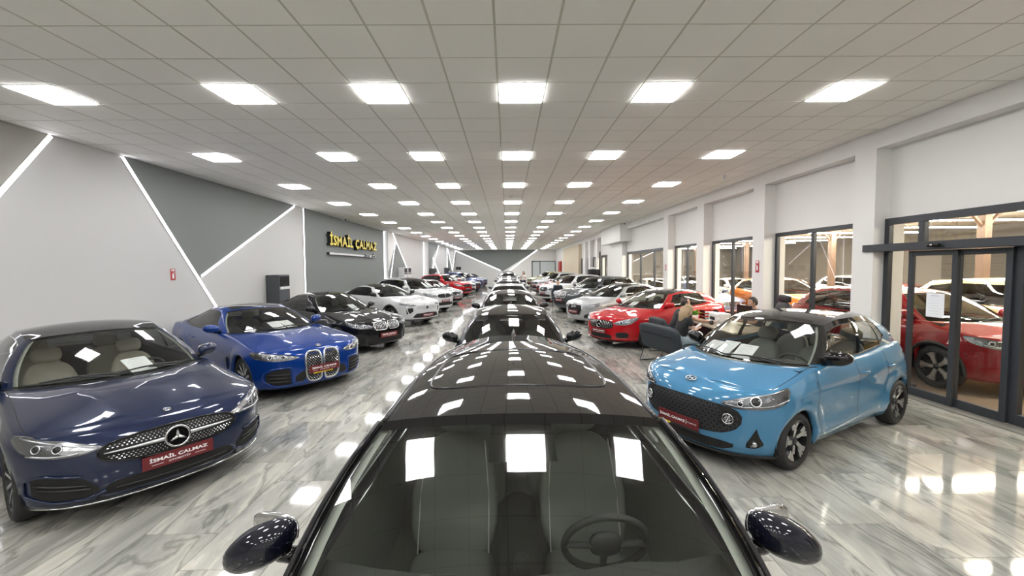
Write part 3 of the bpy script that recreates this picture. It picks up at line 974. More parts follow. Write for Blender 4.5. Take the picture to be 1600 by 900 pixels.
    mbu.build('underbody', M['matte_black'], root)
    mbt = MB()
    x0, x1 = P['xw1'] + .35, P['xr1'] + .1
    yy = s.Wh - .12
    zlow = zs + .06; zh = float(zat(0)) - .02
    mbt.add([(x0, yy, zlow), (x1, yy, zlow), (x1, -yy, zlow), (x0, -yy, zlow), (x0, yy, zh), (x1, yy, zh), (x1, -yy, zh), (x0, -yy, zh)],
            [(0, 1, 2, 3), (0, 4, 5, 1), (2, 6, 7, 3), (0, 3, 7, 4), (1, 5, 6, 2)])
    mbt.build('cabin_liner', M[P.get('cabin', 'cabin_dark')], root)
    s.Gp, s.c0, s.c1, s.nq, s.sS, s.rows, s.Bf, s.Rf, s.hood, s.roofg, s.zat, s.yat, s.Rs, s.cow = Gp, c0, c1, nq, sS, rows, Bf, Rf, hoodg, RF, zat, yat, Rs, cow
    return s

def rim(style, R, w, cache={}):
    """spoke meshes lie in the x-z plane, outer face towards +y; returns mesh data for tyre, rim and one spoke"""
    key = (style, round(R, 3))
    if key in cache: return cache[key]
    rr = R * .715
    t = MB()
    t.lathe([(rr - .012, -w / 2 + .03), (rr + .004, -w / 2 + .012), (rr + .03, -w / 2), (R - .035, -w / 2 + .002), (R - .008, -w / 2 + .022), (R, -w / 2 + .05), (R, w / 2 - .05), (R - .008, w / 2 - .022), (R - .035, w / 2 - .002), (rr + .03, w / 2), (rr + .004, w / 2 - .012), (rr - .012, w / 2 - .03)], 40, 'y')
    f = MB()
    f.lathe([(rr + .004, w / 2 - .012), (rr - .004, w / 2 - .006), (rr - .016, w / 2 - .012), (rr - .022, w / 2 - .05), (rr - .03, -w / 2 + .04)], 40, 'y')
    f.lathe([(0, w / 2 - .085), (rr - .03, w / 2 - .095)], 40, 'y')     # dark disc behind the spokes
    hub = MB()
    hub.lathe([(0, w / 2 - .026), (.028, w / 2 - .027), (.032, w / 2 - .035), (.062, w / 2 - .040), (.072, w / 2 - .085)], 20, 'y')
    sp = MB()
    ro = rr - .008
    def bar(r0, r1, a0, a1, w0, w1, h0=.018, h1=.012, d=.03):
        y0, y1 = w / 2 - h0 - .012, w / 2 - h1
        pts = []
        for r_, a_, w_, y_ in ((r0, a0, w0, y0), (r1, a1, w1, y1)):
            ca, sa = math.cos(a_), math.sin(a_)
            for sgn in (-1, 1):
                px = r_ * ca - sgn * w_ / 2 * sa; pz = r_ * sa + sgn * w_ / 2 * ca
                pts += [(px, y_, pz), (px + sgn * .25 * w_ * sa * 0, y_ - d, pz)]
        a, b, c_, d_, e, f_, g, h = range(8)
        sp.add(pts, [(a, c_, g, e), (b, f_, h, d_), (a, e, f_, b), (c_, d_, h, g), (a, b, d_, c_), (e, g, h, f_)])
    n = 5
    if style == 'twin':
        n = 5
        bar(.05, ro, -.12, -.20, .03, .036); bar(.05, ro, .12, .20, .03, .036)
    elif style == 'turbine':
        n = 5
        bar(.045, ro * .62, -.05, .16, .04, .05); bar(ro * .60, ro, .16, .02, .05, .055); bar(ro * .52, ro * .98, .30, .52, .022, .028)
        bar(ro * .60, ro * .97, .17, .34, .03, .022)
    elif style == 'five':
        n = 5
        bar(.045, ro, 0, 0, .05, .075)
        bar(ro * .5, ro, .06, .25, .02, .02); bar(ro * .5, ro, -.06, -.25, .02, .02)
    elif style == 'vee':
        n = 5
        bar(.04, ro, -.02, -.30, .03, .05); bar(.04, ro, .02, .30, .03, .05)
    elif style == 'multi':
        n = 10
        bar(.05, ro, 0, .05, .024, .030)
    elif style == 'cross':
        n = 5
        bar(.05, ro, .02, .16, .028, .05); bar(.05, ro, -.02, -.26, .022, .026)
    def md(b, nm, mt):
        me = bpy.data.meshes.new(nm); me.from_pydata(b.v, [], b.f); me.materials.append(mt)
        me.update(); return me
    T, F, Hb, S = md(t, 'tyre', M['tyre_rubber']), md(f, 'rim', M['dark_alloy']), md(hub, 'hub_cap', M['dark_alloy']), md(sp, 'spoke', M['satin_silver'])
    for q in (T, F, Hb): q.polygons.foreach_set('use_smooth', [True] * len(q.polygons))
    try: T.set_sharp_from_angle(angle=.9); F.set_sharp_from_angle(angle=.7)
    except Exception: pass
    cache[key] = (T, F, Hb, S, n)
    return cache[key]

def add_wheels(s, root, style='twin', lod=0, spoke_mat=None, only=None, steer=0.0):
    w = .215 if s.P['tyre'] > .31 else .195
    T, F, Hb, S, n = rim(style, s.R, w)
    for xc in (s.xf, s.xr):
        for sg in (1, -1):
            e = bpy.data.objects.new('wheel', F)
            e.location = (xc, sg * (s.Wh - .012 - w / 2), s.R)
            e.rotation_euler = (0, 0, (0 if sg > 0 else PI) + (steer if xc == s.xf else 0))
            link(e, root)
            o = bpy.data.objects.new('tyre', T); link(o, e)
            if lod < 2:
                o = bpy.data.objects.new('hub_cap', Hb); link(o, e)
                ph = random.random() * 6
                for k in range(n):
                    o = bpy.data.objects.new('spoke', S); o.rotation_euler = (0, ph + 2 * PI * k / n, 0); link(o, e)
                    if spoke_mat:
                        o.material_slots[0].link = 'OBJECT'; o.material_slots[0].material = M[spoke_mat]

def add_mirrors(s, root, m_cap, x=None, z=None, size=1.0, lod=0, sweep=0.0, drop=0.0, out=0.0):
    P = s.P
    x = P['xw1'] + .02 - .12 if x is None else x
    z = float(s.zat(x)) + .06 if z is None else z
    yb = float(s.yat(x)) - .01 + out
    for sg in (1, -1):
        cap = MB()
        def sh(q, sg=sg):
            t = (q.y * sg) / (.125 * size)            # -1 inner .. 1 outer
            k = 1 - .28 * max(0, t) ** 2
            xx = q.x if q.x > 0 else q.x * .35
            return (xx * (1 - .35 * (t + 1) / 2) + (sweep - .045) * (t + 1) / 2, q.y, q.z * k + (.012 - drop) * t)
        cap.blob((x, sg * (yb + .115 * size), z + .035 * size), (.105 * size, .125 * size, .078 * size), 2.6, 20 if lod == 0 else 12, 12 if lod == 0 else 8, fn=sh)
        o = cap.build('side_mirror', m_cap, root, smooth=True)
        st = MB()
        st.tube([(x - .0, sg * (yb - .03), z - .03), (x - .005, sg * (yb + .06), z - .025), (x - .01, sg * (yb + .09), z - .01)], [.034, .030, .026], 8)
        st.build('mirror_arm', M['gloss_black'], o, smooth=True)
        if lod == 0:
            gl = MB()
            gl.blob((x - .052 * size, sg * (yb + .117 * size), z + .037 * size), (.012, .105 * size, .06 * size), 3, 16, 8, fn=lambda q: (q.x - .05 * size * ((q.y * sg) / (.125 * size) + 1) / 2, q.y, q.z))
            gl.build('mirror_glass', M['chrome'], o, smooth=True)

def number_plate(root, s, z=.42, w=.52, h=.115, off=.02, style=0, tilt=0.0, a0=0.0):
    p = s.surf(np.array([a0]), np.array([z]))[0]
    x = p[0] + off
    yw = w / 2
    sub = empty('number_plate_mount', (0, 0, 0))
    bpy.data.objects.remove(sub)
    b = MB()
    fn = lambda u, v, hh: (x + hh - v * tilt, p[1] - u, z + v)
    b.prism([(-w / 2, -h / 2), (w / 2, -h / 2), (w / 2, h / 2), (-w / 2, h / 2)], 0, .008, fn)
    pl = b.build('number_plate', M['plate_red'], root)
    def put(body, size, u, v, mt, bold=.0, xs=1.0, nm='lettering', al='CENTER'):
        vs, fs = text_mesh(body, size, 0.0, bold, xs, al)
        o = mesh_obj(nm, [(x + .0095 - (v + q[1]) * tilt, p[1] + (u + q[0]), z + v + q[1]) for q in vs], fs, mt, pl)
        return o
    if style == 0:
        put('İSMAİL ÇALMAZ', h * .34, 0, h * .10, M['plate_white'], h * .012, 1.45)
        put('OTOMOTİV', h * .17, 0, -h * .24, M['plate_white'], h * .004, 1.5)
        l = MB()
        for sg in (-1, 1):
            l.prism([(sg * .30 * w - .08 * w, -h * .255), (sg * .30 * w + .08 * w, -h * .255), (sg * .30 * w + .08 * w, -h * .225), (sg * .30 * w - .08 * w, -h * .225)], .0085, .0095, fn)
        l.build('plate_rule', M['plate_white'], pl)
    elif style == 1:
        put('İSMAİL ÇALMAZ', h * .30, -w * .14, h * .02, M['plate_white'], h * .012, 1.30)
        put('OTOMOTİV', h * .15, w * .34, h * .02, M['plate_white'], h * .002, 1.3)
        l = MB(); l.prism([(-w * .215, -h * .2), (-w * .208, -h * .2), (-w * .208, h * .25), (-w * .215, h * .25)], .0085, .0095, fn)
        l.build('plate_rule', M['plate_white'], pl)
    return pl, (x, p[1], z)

def text_at(body, size, origin, right, up, mt, parent, bold=0.0, xs=1.0, out=.0, name='lettering', al='CENTER', extrude=0.0):
    vs, fs = text_mesh(body, size, extrude, bold, xs, al)
    o, r, u = Vector(origin), Vector(right).normalized(), Vector(up).normalized()
    n = r.cross(u)
    return mesh_obj(name, [tuple(o + r * q[0] + u * q[1] + n * (q[2] + out)) for q in vs], fs, mt, parent)

def headlamp(s, root, st, style=0, lod=0, projs=(), strips=()):
    """st: stations for the left lamp (a > 0)"""
    for sg in (1, -1):
        S = [(sg * a, l, h) for a, l, h in st]
        b = MB(); s.patch(b, S, .003, .0, 14, 4, .02)
        o = b.build('headlamp', M['lamp_grey' if s.P.get('bright_lamps') else 'lamp_dark'], root, smooth=True); flat_by_angle(o)
        if lod < 2:
            c = MB()
            for a, z, r in projs:
                p = s.off(np.array([sg * a]), np.array([z]), np.array([.006]))[0]; n = s.normal(np.array([sg * a]), np.array([z]))[0]
                rot = Vector((1, 0, 0)).rotation_difference(Vector(n)).to_matrix()
                c.blob(p, (.012, r, r), 2.2, 14, 8, rot)
            if projs:
                c.build('projector', M['gloss_black'], o, smooth=True)
                c = MB()
                for a, z, r in projs:
                    p = s.off(np.array([sg * a]), np.array([z]), np.array([.010]))[0]; n = Vector(s.normal(np.array([sg * a]), np.array([z]))[0])
                    u_ = n.orthogonal().normalized(); v_ = n.cross(u_)
                    c.tube([Vector(p) + (u_ * math.cos(t) + v_ * math.sin(t)) * r * 1.12 for t in np.linspace(0, 2 * PI, 17)[:-1]], r * .24, 6, closed=True)
                c.build('projector_ring', M['lamp_chrome'], o, smooth=True)
            if strips:
                c = MB()
                for pts, r in strips:
                    s.line(c, [(sg * a, z) for a, z in pts], r, .008, 6)
                c.build('light_strip', M['lamp_chrome'], o, smooth=True)
            b = MB(); s.patch(b, S, .012, .014, 16, 6, .012)
            l = b.build('lamp_lens', M['lens_glass'], o, smooth=True); flat_by_angle(l)

def seam(s, root, paths, w=.007):
    b = MB()
    for p in paths:
        s.ribbon(b, p, w)
        s.ribbon(b, [(-a, z) for a, z in p], w)
    b.build('door_gaps', M['matte_black'], root)

def grid_line(mb, pts, r, n=6, closed=False):
    return mb.tube(pts, r, n, closed)

def sym(mb, pts, r, n=6):
    mb.tube(pts, r, n); mb.tube([(p[0], -p[1], p[2]) for p in pts], r, n)

def hood_gap(s, root, w=.006):
    """dark gap round the bonnet edge, one column in from the edge"""
    b = MB()
    H = s.hood
    j = -2
    pts = H[2:, j]
    up = np.array([0, 0, .0015])
    for sg in (1, -1):
        p = pts * np.array([1, sg, 1]) + up
        d = np.array([0, sg * w, 0])
        m = len(p)
        b.add(np.vstack([p, p + d]), [(i, i + 1, m + i + 1, m + i) for i in range(m - 1)])
    b.build('bonnet_gap', M['matte_black'], root)

def window_trim(s, root, m_, r=.007, rows=(0,), parent=None):
    """strips along the lower and the upper edge of the side windows"""
    Gp, c0, c1 = s.Gp, s.c0, s.c1
    w0, w1 = s.P['wins'][0][0], s.P['wins'][-1][1]
    cols = [c0 + i for i in range(len(s.sS)) if w0 - 1e-6 <= s.sS[i] <= w1 + 1e-6]
    for sg in (1, -1):
        f = np.array([1, sg, 1])
        lo = [Gp[i, 1] * f for i in cols]; hi = [Gp[i, s.rows - 2] * f for i in cols]
        b = MB(); b.tube(lo + hi[::-1], r, 6, closed=True); b.build('window_trim', m_, root, smooth=True)

def handles(s, root, xs, z, m_):
    for x in xs:
        for sg in (1, -1):
            a = s.a_of_x(x) * sg
            b = MB()
            A = np.linspace(-.085, .085, 7)
            P_ = s.off(a + A, np.full(7, z), .006 + .022 * (1 - (A / .085) ** 4))
            b.tube(P_, [.006, .012, .013, .013, .013, .012, .006], 8)
            b.build('door_handle', m_, root, smooth=True)

def wipers(s, root, base=(.62, .05), lod=0):
    B, R = s.Bf, s.Rf
    q = np.array([b[1] for b in B]) / B[-1][1]
    def on(y, t):
        k = abs(y) / B[-1][1]
        p = np.array([np.interp(k, q, B[:, i]) for i in range(3)]) * (1 - t) + np.array([np.interp(k, q, R[:, i]) for i in range(3)]) * t
        p[1] = math.copysign(p[1], y)
        return p + np.array([.025, 0, .018])
    for y0, y1 in ((.50, -.08), (-.06, -.60)):
        b = MB()
        pts = [on(y0 + (y1 - y0) * t, .035 + .05 * math.sin(PI * t) * 1.0) for t in np.linspace(0, 1, 8)]
        b.tube(pts, .009, 6)
        b.tube([on(y0, -.02), on((y0 + y1) / 2, .07)], .008, 6)
        b.build('wiper', M['black_plastic'], root)

def seats(s, root, m_, xf=-.05, xr=-.95, zf=.50, cushion=True, piping=None, inboard=.37, lean=.38, k=1.0):
    rot = Matrix.Rotation(-lean, 3, 'Y')
    for x, ys in ((xf, (inboard, -inboard)), (xr, (.34, -.34))):
        for y in ys:
            b = MB()
            b.blob((x + .1, y, zf - .16), (.27, .25, .10), 3.5, 18, 10)
            b.blob((x - .24, y, zf + .18), (.085, .245 * k, .36), 3.2, 18, 12, rot, fn=lambda q: (q.x + .05 * (abs(q.y) / .245) ** 3, q.y * (1 - .18 * max(0, q.z / .36)), q.z))
            o = b.build('seat', m_, root, smooth=True)
            h = MB()
            h.blob((x - .40, y, zf + .60), (.05, .13, .095), 3, 14, 10, rot)
            h.build('headrest', m_, o, smooth=True)
            if piping:
                pb = MB()
                for sg in (-1, 1):
                    pts = []
                    for t in np.linspace(-.9, .9, 9):
                        q_ = Vector((.095, sg * .205 * (1 - .15 * max(0, t)), .34 * t)); q_ = rot @ q_
                        pts.append((x - .24 + q_.x, y + q_.y, zf + .18 + q_.z))
                    pb.tube(pts, .004, 6)
                pb.build('seat_piping', piping, o)

def dash(s, root, m_=None, lhd=True, wheel=True, top=None, depth=.60):
    P = s.P
    zt = (P['zcowl'] - .025) if top is None else top
    xb = P['xw0'] - .02
    yy = s.Wh - .15
    b = MB()
    k_ = depth / .60
    prof = [(xb - .02, zt - .06), (xb - .25 * k_, zt - .01), (xb - .52 * k_, zt - .012), (xb - .60 * k_, zt - .06), (xb - .60 * k_, zt - .20), (xb - .50 * k_, zt - .42)]
    n = len(prof); K = 9
    vs = []
    for k in range(K):
        y = -yy + 2 * yy * k / (K - 1)
        for x, z in prof:
            e = abs(y) / yy
            vs.append((x - .30 * e ** 2.2 * (1 if x > xb - .4 * k_ else .35), y, z + (.035 * math.exp(-((y - .36) / .17) ** 2) if xb - .56 * k_ < x < xb - .3 * k_ else 0)))
    b.add(vs, [(k * n + i, k * n + i + 1, (k + 1) * n + i + 1, (k + 1) * n + i) for k in range(K - 1) for i in range(n - 1)])
    o = b.build('dashboard', m_ or M['cabin_mid'], root, smooth=True)
    if wheel:
        c = Vector((xb - .70, .37, zt - .10))
        rot = Matrix.Rotation(math.radians(-66), 3, 'Y')
        w = MB()
        w.tube([c + rot @ Vector((.185 * math.cos(t), .185 * math.sin(t), 0)) for t in np.linspace(0, 2 * PI, 29)[:-1]], .016, 8, closed=True)
        for t in (PI / 2, -PI / 2, PI):
            w.tube([c + rot @ Vector((.03 * math.cos(t), .03 * math.sin(t), -.01)), c + rot @ Vector((.18 * math.cos(t), .18 * math.sin(t), 0))], .016, 6)
        w.blob(c, (.075, .075, .03), 2.5, 14, 8, rot)
        w.build('steering_wheel', M['cabin_mid'], root, smooth=True)
    return o

def arch_trim(s, root, m_, r=.030):
    """dark cladding round the wheel openings"""
    for xc in (s.xf, s.xr):
        for sg in (1, -1):
            t = np.linspace(-.12, PI + .12, 19)
            xs = xc + (s.Ra + .012) * np.cos(t); zs = s.zw + (s.Ra + .012) * np.sin(t)
            A = np.array([s.a_of_x(float(x)) for x in xs]) * sg
            b = MB(); b.tube(s.off(A, zs, np.full(len(t), -.006)), r, 8); b.build('arch_trim', m_, root, smooth=True)
# ---------------------------------------------------------------- car bodies (m; x forward from the middle of the car)
SPEC = {}
SPEC['sedan'] = dict(bright_lamps=True, L=4.76, W=1.83, fo=.84, wb=2.865, tyre=.338, zs=.20, zf=.19, zr=.26, bowF=.66, pF=2.35, bowR=.55,
    nose=[(.15, -.13), (.22, -.05), (.32, -.005), (.46, 0), (.60, -.015), (.68, -.045), (.74, -.10), (.80, -.17)],
    tail=[(.2, .10), (.35, .01), (.6, 0), (.85, .02), (.98, .07), (1.06, .12)],
    side=[(.15, .90), (.22, .945), (.34, .972), (.50, .985), (.66, 1.0), (.78, .995), (.90, .97), (1.02, .94)],
    zt=(.765, .775, .845, .955, .97, .995, .99, 1.03), shoulder=.03, shoulder_h=.14, flare=.016,
    creases=[(.74, .83, .010, .05), (.36, .42, .012, .08)],
    xw0=1.02, xw1=.62, xr0=-1.86, xr1=-1.70, zcowl=.965, zdeck=1.03, xt0=.18, xt1=.03, xq0=-1.22, xq1=-1.10,
    zf0=1.375, zroof=1.44, zr0=1.355, rail_z=[(0, 1.33), (.3, 1.385), (.6, 1.375), (1, 1.29)], rail_y=[(0, .575), (.4, .575), (1, .50)],
    wins=[(.06, .44), (.49, .84)], vlow=[(0, .06), (.8, .06), (1, .10)], vhigh=[(0, .80), (.1, .88), (.6, .88), (.78, .80), (.84, .62), (1, .5)],
    bulges=[(.30, .46, .022, .07)], crown=.03, hood_curve=1.8)
SPEC['coupe'] = dict(SPEC['sedan'], L=4.77, W=1.87, fo=.80, wb=2.85, tyre=.34, bowF=.60, pF=2.6,
    nose=[(.15, -.10), (.22, -.04), (.32, -.005), (.46, 0), (.62, -.01), (.70, -.035), (.77, -.09), (.82, -.15)],
    zt=(.775, .785, .86, .955, .955, .985, .985, 1.03), flare=.03,
    creases=[(.70, .80, .012, .06), (.33, .45, .014, .09)],
    xw0=.98, xw1=.55, xr0=-1.95, xr1=-1.80, xt0=.10, xt1=-.06, xq0=-1.28, xq1=-1.15, zf0=1.335, zroof=1.39, zr0=1.285,
    rail_z=[(0, 1.285), (.25, 1.345), (.6, 1.330), (1, 1.215)], rail_y=[(0, .575), (.4, .57), (1, .49)],
    wins=[(.05, .88)], vhigh=[(0, .78), (.1, .90), (.45, .92), (.65, .88), (.78, .74), (.84, .58), (.88, .36), (1, .3)], vlow=[(0, .06), (.6, .06), (.86, .16), (1, .2)],
    bulges=[(.33, .50, .020, .09)], crown=.03, hood_curve=1.7)
SPEC['hatch'] = dict(bright_lamps=True, L=3.69, W=1.70, fo=.73, wb=2.43, tyre=.298, zs=.20, zf=.17, zr=.28, bowF=.62, pF=2.3, bowR=.42, arch=.042,
    nose=[(.13, -.10), (.20, -.03), (.32, 0), (.46, -.005), (.60, -.02), (.70, -.05), (.76, -.085), (.84, -.16)],
    tail=[(.2, .08), (.4, .0), (.7, .01), (.95, .05), (1.1, .10)],
    side=[(.15, .90), (.22, .95), (.34, .975), (.50, .985), (.66, 1.0), (.80, .995), (.92, .97), (1.05, .94)],
    zt=(.785, .825, .90, .985, 1.00, 1.06, 1.05, 1.02), shoulder=.035, shoulder_h=.16, flare=.022,
    creases=[(.78, .86, .012, .06), (.34, .40, .018, .10)],
    xw0=.985, xw1=.56, xr0=-1.66, xr1=-1.50, zcowl=.985, zdeck=1.01, xt0=.24, xt1=.08, xq0=-1.44, xq1=-1.30,
    zf0=1.415, zroof=1.495, zr0=1.43, rail_z=[(0, 1.38), (.3, 1.43), (.6, 1.43), (1, 1.375)], rail_y=[(0, .565), (.4, .565), (1, .515)],
    wins=[(.07, .42), (.47, .74), (.76, .86)], vlow=[(0, .05), (.45, .06), (.75, .09), (.86, .36), (1, .5)], vhigh=[(0, .78), (.1, .87), (.7, .87), (.86, .80), (1, .8)],
    bulges=[(.25, .42, .012, .10)], crown=.03, hood_curve=1.6, roof_mat='roof_black')
SPEC['compact'] = dict(SPEC['hatch'], L=4.30, W=1.80, fo=.86, wb=2.70, tyre=.325, bowF=.66, pF=2.35,
    nose=[(.13, -.12), (.20, -.04), (.32, 0), (.46, 0), (.60, -.015), (.68, -.045), (.76, -.10), (.84, -.17)],
    zt=(.765, .785, .86, .965, .975, 1.02, 1.02, 1.0), xw0=1.10, xw1=.68, xr0=-1.90, xr1=-1.74, zcowl=.975, zdeck=1.0, xt0=.28, xt1=.12, xq0=-1.50, xq1=-1.38,
    zf0=1.365, zroof=1.435, zr0=1.36, rail_z=[(0, 1.325), (.3, 1.375), (.6, 1.37), (1, 1.295)], rail_y=[(0, .575), (.4, .575), (1, .50)],
    wins=[(.06, .44), (.48, .78)], vlow=[(0, .06), (.45, .06), (.78, .16), (1, .3)], roof_mat=None)
SPEC['fastback'] = dict(SPEC['sedan'], L=4.69, W=1.86, fo=.92, wb=2.79, tyre=.365, zs=.25, zf=.22, bowF=.62, pF=2.5, arch=.05,
    nose=[(.18, -.10), (.26, -.03), (.40, 0), (.60, 0), (.72, -.02), (.82, -.07), (.90, -.14)],
    side=[(.20, .90), (.28, .95), (.40, .975), (.56, .985), (.74, 1.0), (.86, .995), (.96, .97), (1.1, .94)],
    zt=(.855, .875, .95, 1.04, 1.05, 1.09, 1.08, 1.10), zcowl=1.045, zdeck=1.11, zf0=1.42, zroof=1.485, zr0=1.33,
    xw0=.98, xw1=.60, xt0=.12, xt1=-.03, rail_z=[(0, 1.38), (.3, 1.43), (.6, 1.41), (1, 1.26)], xr0=-1.95, xr1=-1.80, xq0=-1.45, xq1=-1.30, flare=.03)
SPEC['suv'] = dict(SPEC['compact'], L=4.50, W=1.88, fo=.88, wb=2.70, tyre=.36, zs=.28, zf=.24, zr=.34, arch=.05,
    nose=[(.20, -.11), (.28, -.03), (.42, 0), (.62, 0), (.78, -.02), (.88, -.06), (.96, -.13)],
    tail=[(.3, .06), (.5, .0), (.8, .01), (1.1, .05), (1.25, .10)],
    side=[(.22, .90), (.30, .95), (.42, .975), (.60, .985), (.78, 1.0), (.92, .995), (1.05, .97), (1.18, .94)],
    zt=(.925, .945, 1.01, 1.10, 1.115, 1.16, 1.15, 1.12), zcowl=1.11, zdeck=1.12, zf0=1.56, zroof=1.645, zr0=1.57,
    rail_z=[(0, 1.52), (.3, 1.575), (.6, 1.575), (1, 1.51)], rail_y=[(0, .60), (.4, .60), (1, .56)], xw0=1.12, xw1=.72, xt0=.36, xt1=.20, xr0=-1.98, xr1=-1.85, xq0=-1.72, xq1=-1.60,
    wins=[(.06, .40), (.44, .72), (.75, .92)], vlow=[(0, .05), (.75, .06), (.92, .12), (1, .2)], flare=.025)
# ---------------------------------------------------------------- fronts
def dots(s, root, inside, a0, a1, z0, z1, da, dz, r, m_, off=.006, shape='dot', parent=None):
    """many small raised pieces inside a grille: one part"""
    b = MB()
    k = 0
    z = z0
    while z < z1:
        a = a0 + (da / 2 if k % 2 else 0)
        while a < a1:
            if inside(a, z):
                p = Vector(s.off(np.array([a]), np.array([z]), np.array([off]))[0]); n = Vector(s.normal(np.array([a]), np.array([z]))[0])
                u_ = Vector((0, 0, 1)).cross(n).normalized(); v_ = n.cross(u_)
                if shape == 'dot':
                    q = [p + u_ * r, p + v_ * r * .8, p - u_ * r, p - v_ * r * .8]
                    b.add(q + [p + n * r * .6], [(0, 1, 4), (1, 2, 4), (2, 3, 4), (3, 0, 4)])
                else:
                    q = [p + u_ * r, p + u_ * r * .5 + v_ * r * .62, p - u_ * r * .5 + v_ * r * .62, p - u_ * r, p - u_ * r * .5 - v_ * r * .62, p + u_ * r * .5 - v_ * r * .62]
                    i_ = [p + (w - p) * .72 + n * .004 for w in q]
                    q = [w + n * .004 for w in q]
                    b.add(q + i_, [(j, (j + 1) % 6, 6 + (j + 1) % 6, 6 + j) for j in range(6)])
            a += da
        z += dz; k += 1
    o = b.build('grille_mesh', m_, parent or root); tag(o, kind='stuff')
    return o

def oval(ac, zc, wa, hz, p=2.6, n=17, hz2=None, inward=0.0):
    """stations of a rounded shape; hz2 = half height below"""
    st = []
    for t in np.linspace(-1, 1, n):
        k = max(0.02, (1 - abs(t) ** p)) ** (1 / p)
        st.append((ac + wa * t, zc - (hz2 or hz) * k, zc + hz * k))
    return st
def contour(st):
    return [(a, l) for a, l, h in st] + [(a, h) for a, l, h in st[::-1]]

def emblem(s, root, z, r, kind, off=.02, x=None, normal=None, ring=M['chrome'], dark=M['gloss_black']):
    p = Vector(s.off(np.array([0.0]), np.array([z]), np.array([off]))[0]) if x is None else Vector(x)
    n = Vector((1, 0, .12)).normalized() if normal is None else Vector(normal).normalized()
    u = Vector((0, 1, 0)); v = n.cross(u)
    P_ = lambda a, b, h=0: p + u * a + v * b + n * h
    d = MB(); d.prism([(r * math.cos(t), r * math.sin(t)) for t in np.linspace(0, 2 * PI, 25)[:-1]], -.03, 0, lambda a, b, h: P_(a, b * (1 if kind != 'oval' else .62), h))
    if kind == 'oval':
        e = MB(); e.tube([P_(r * math.cos(t), r * .6 * math.sin(t), .004) for t in np.linspace(0, 2 * PI, 25)[:-1]], r * .11, 6, closed=True)
        for sg in (-1, 1):
            e.tube([P_(sg * r * .40 - r * .12, -r * .36, .004), P_(sg * r * .34 + r * .12, r * .36, .004)], r * .10, 6)
        e.tube([P_(-r * .36, -r * .05, .004), P_(r * .36, r * .05, .004)], r * .09, 6)
        return e.build('badge', ring, root, smooth=True)
    o = d.build('badge', dark, root)
    e = MB()
    if kind == 'star':
        e.tube([P_(r * math.cos(t), r * math.sin(t), .004) for t in np.linspace(0, 2 * PI, 33)[:-1]], r * .11, 8, closed=True)
        for k in range(3):
            t = PI / 2 + 2 * PI * k / 3
            c, s_ = math.cos(t), math.sin(t)
            e.add([P_(r * .95 * c, r * .95 * s_, .006), P_(-r * .17 * s_, r * .17 * c, .004), P_(r * .17 * s_, -r * .17 * c, .004), P_(0, 0, .02 * r / .085)], [(0, 1, 3), (0, 3, 2), (1, 2, 3)])
    elif kind == 'roundel':
        e.tube([P_(r * math.cos(t), r * math.sin(t), .002) for t in np.linspace(0, 2 * PI, 25)[:-1]], r * .12, 6, closed=True)
        e.tube([P_(r * .6 * math.cos(t), r * .6 * math.sin(t), .002) for t in np.linspace(0, 2 * PI, 21)[:-1]], r * .06, 6, closed=True)
        for q0, mt in ((0, 'blue_paint'), (PI / 2, 'white_paint'), (PI, 'blue_paint'), (1.5 * PI, 'white_paint')):
            f = MB(); f.prism([(0, 0)] + [(r * .56 * math.cos(q0 + t), r * .56 * math.sin(q0 + t)) for t in np.linspace(0, PI / 2, 7)], 0, .002, P_)
            f.build('badge_quarter', M[mt], o)
    elif kind == 'rings':
        for k in range(4):
            e.tube([P_((k - 1.5) * r * .74 + r * .5 * math.cos(t), r * .5 * math.sin(t), .006) for t in np.linspace(0, 2 * PI, 21)[:-1]], r * .085, 6, closed=True)
    elif kind == 'shield':
        e.tube([P_(a, b, .003) for a, b in ((-.7 * r, .8 * r), (.7 * r, .8 * r), (.72 * r, 0), (.4 * r, -.6 * r), (0, -r), (-.4 * r, -.6 * r), (-.72 * r, 0))], r * .10, 6, closed=True)
    elif kind == 'chevrons':
        for dz in (.25, -.35):
            e.tube([P_(-.7 * r, dz * r - .3 * r, .004), P_(0, dz * r + .25 * r, .004), P_(.7 * r, dz * r - .3 * r, .004)], r * .12, 6)
    elif kind == 'ess':
        e.tube([P_(.55 * r, .55 * r, .004), P_(-.4 * r, .4 * r, .004), P_(.45 * r, -.35 * r, .004), P_(-.55 * r, -.55 * r, .004)], r * .14, 6)
    elif kind == 'circle':
        e.tube([P_(r * math.cos(t), r * math.sin(t), .004) for t in np.linspace(0, 2 * PI, 25)[:-1]], r * .12, 6, closed=True)
        e.tube([P_(-r * .6, r * .3, .004), P_(-r * .2, -r * .6, .004), P_(0, r * .1, .004), P_(r * .2, -r * .6, .004), P_(r * .6, r * .3, .004)], r * .09, 6)
    if e.v: e.build('badge_mark', ring, o, smooth=True)
    return o

def hood_badge(s, root, kind, r=.032, t=2):
    """badge lying on the nose of the bonnet"""
    H = s.hood
    p = H[t, 0]; n = np.cross(H[t, 1] - H[t, 0], H[t + 1, 0] - H[t, 0]); n = n / np.linalg.norm(n)
    if n[2] < 0: n = -n
    emblem(s, root, 0, r, kind, x=tuple(p + n * .006), normal=tuple(n))

def block(s, root, name, st, m_, off=.003, both=True, lin=False, nx=16, nz=4, skirt=.02, dome=0.0):
    out = []
    for sg in ((1, -1) if both else (1,)):
        b = MB(); s.patch(b, [(sg * a, l, h) for a, l, h in st], off, dome, nx, nz, skirt, lin)
        o = b.build(name, m_, root, smooth=True); flat_by_angle(o); out.append(o)
    return out

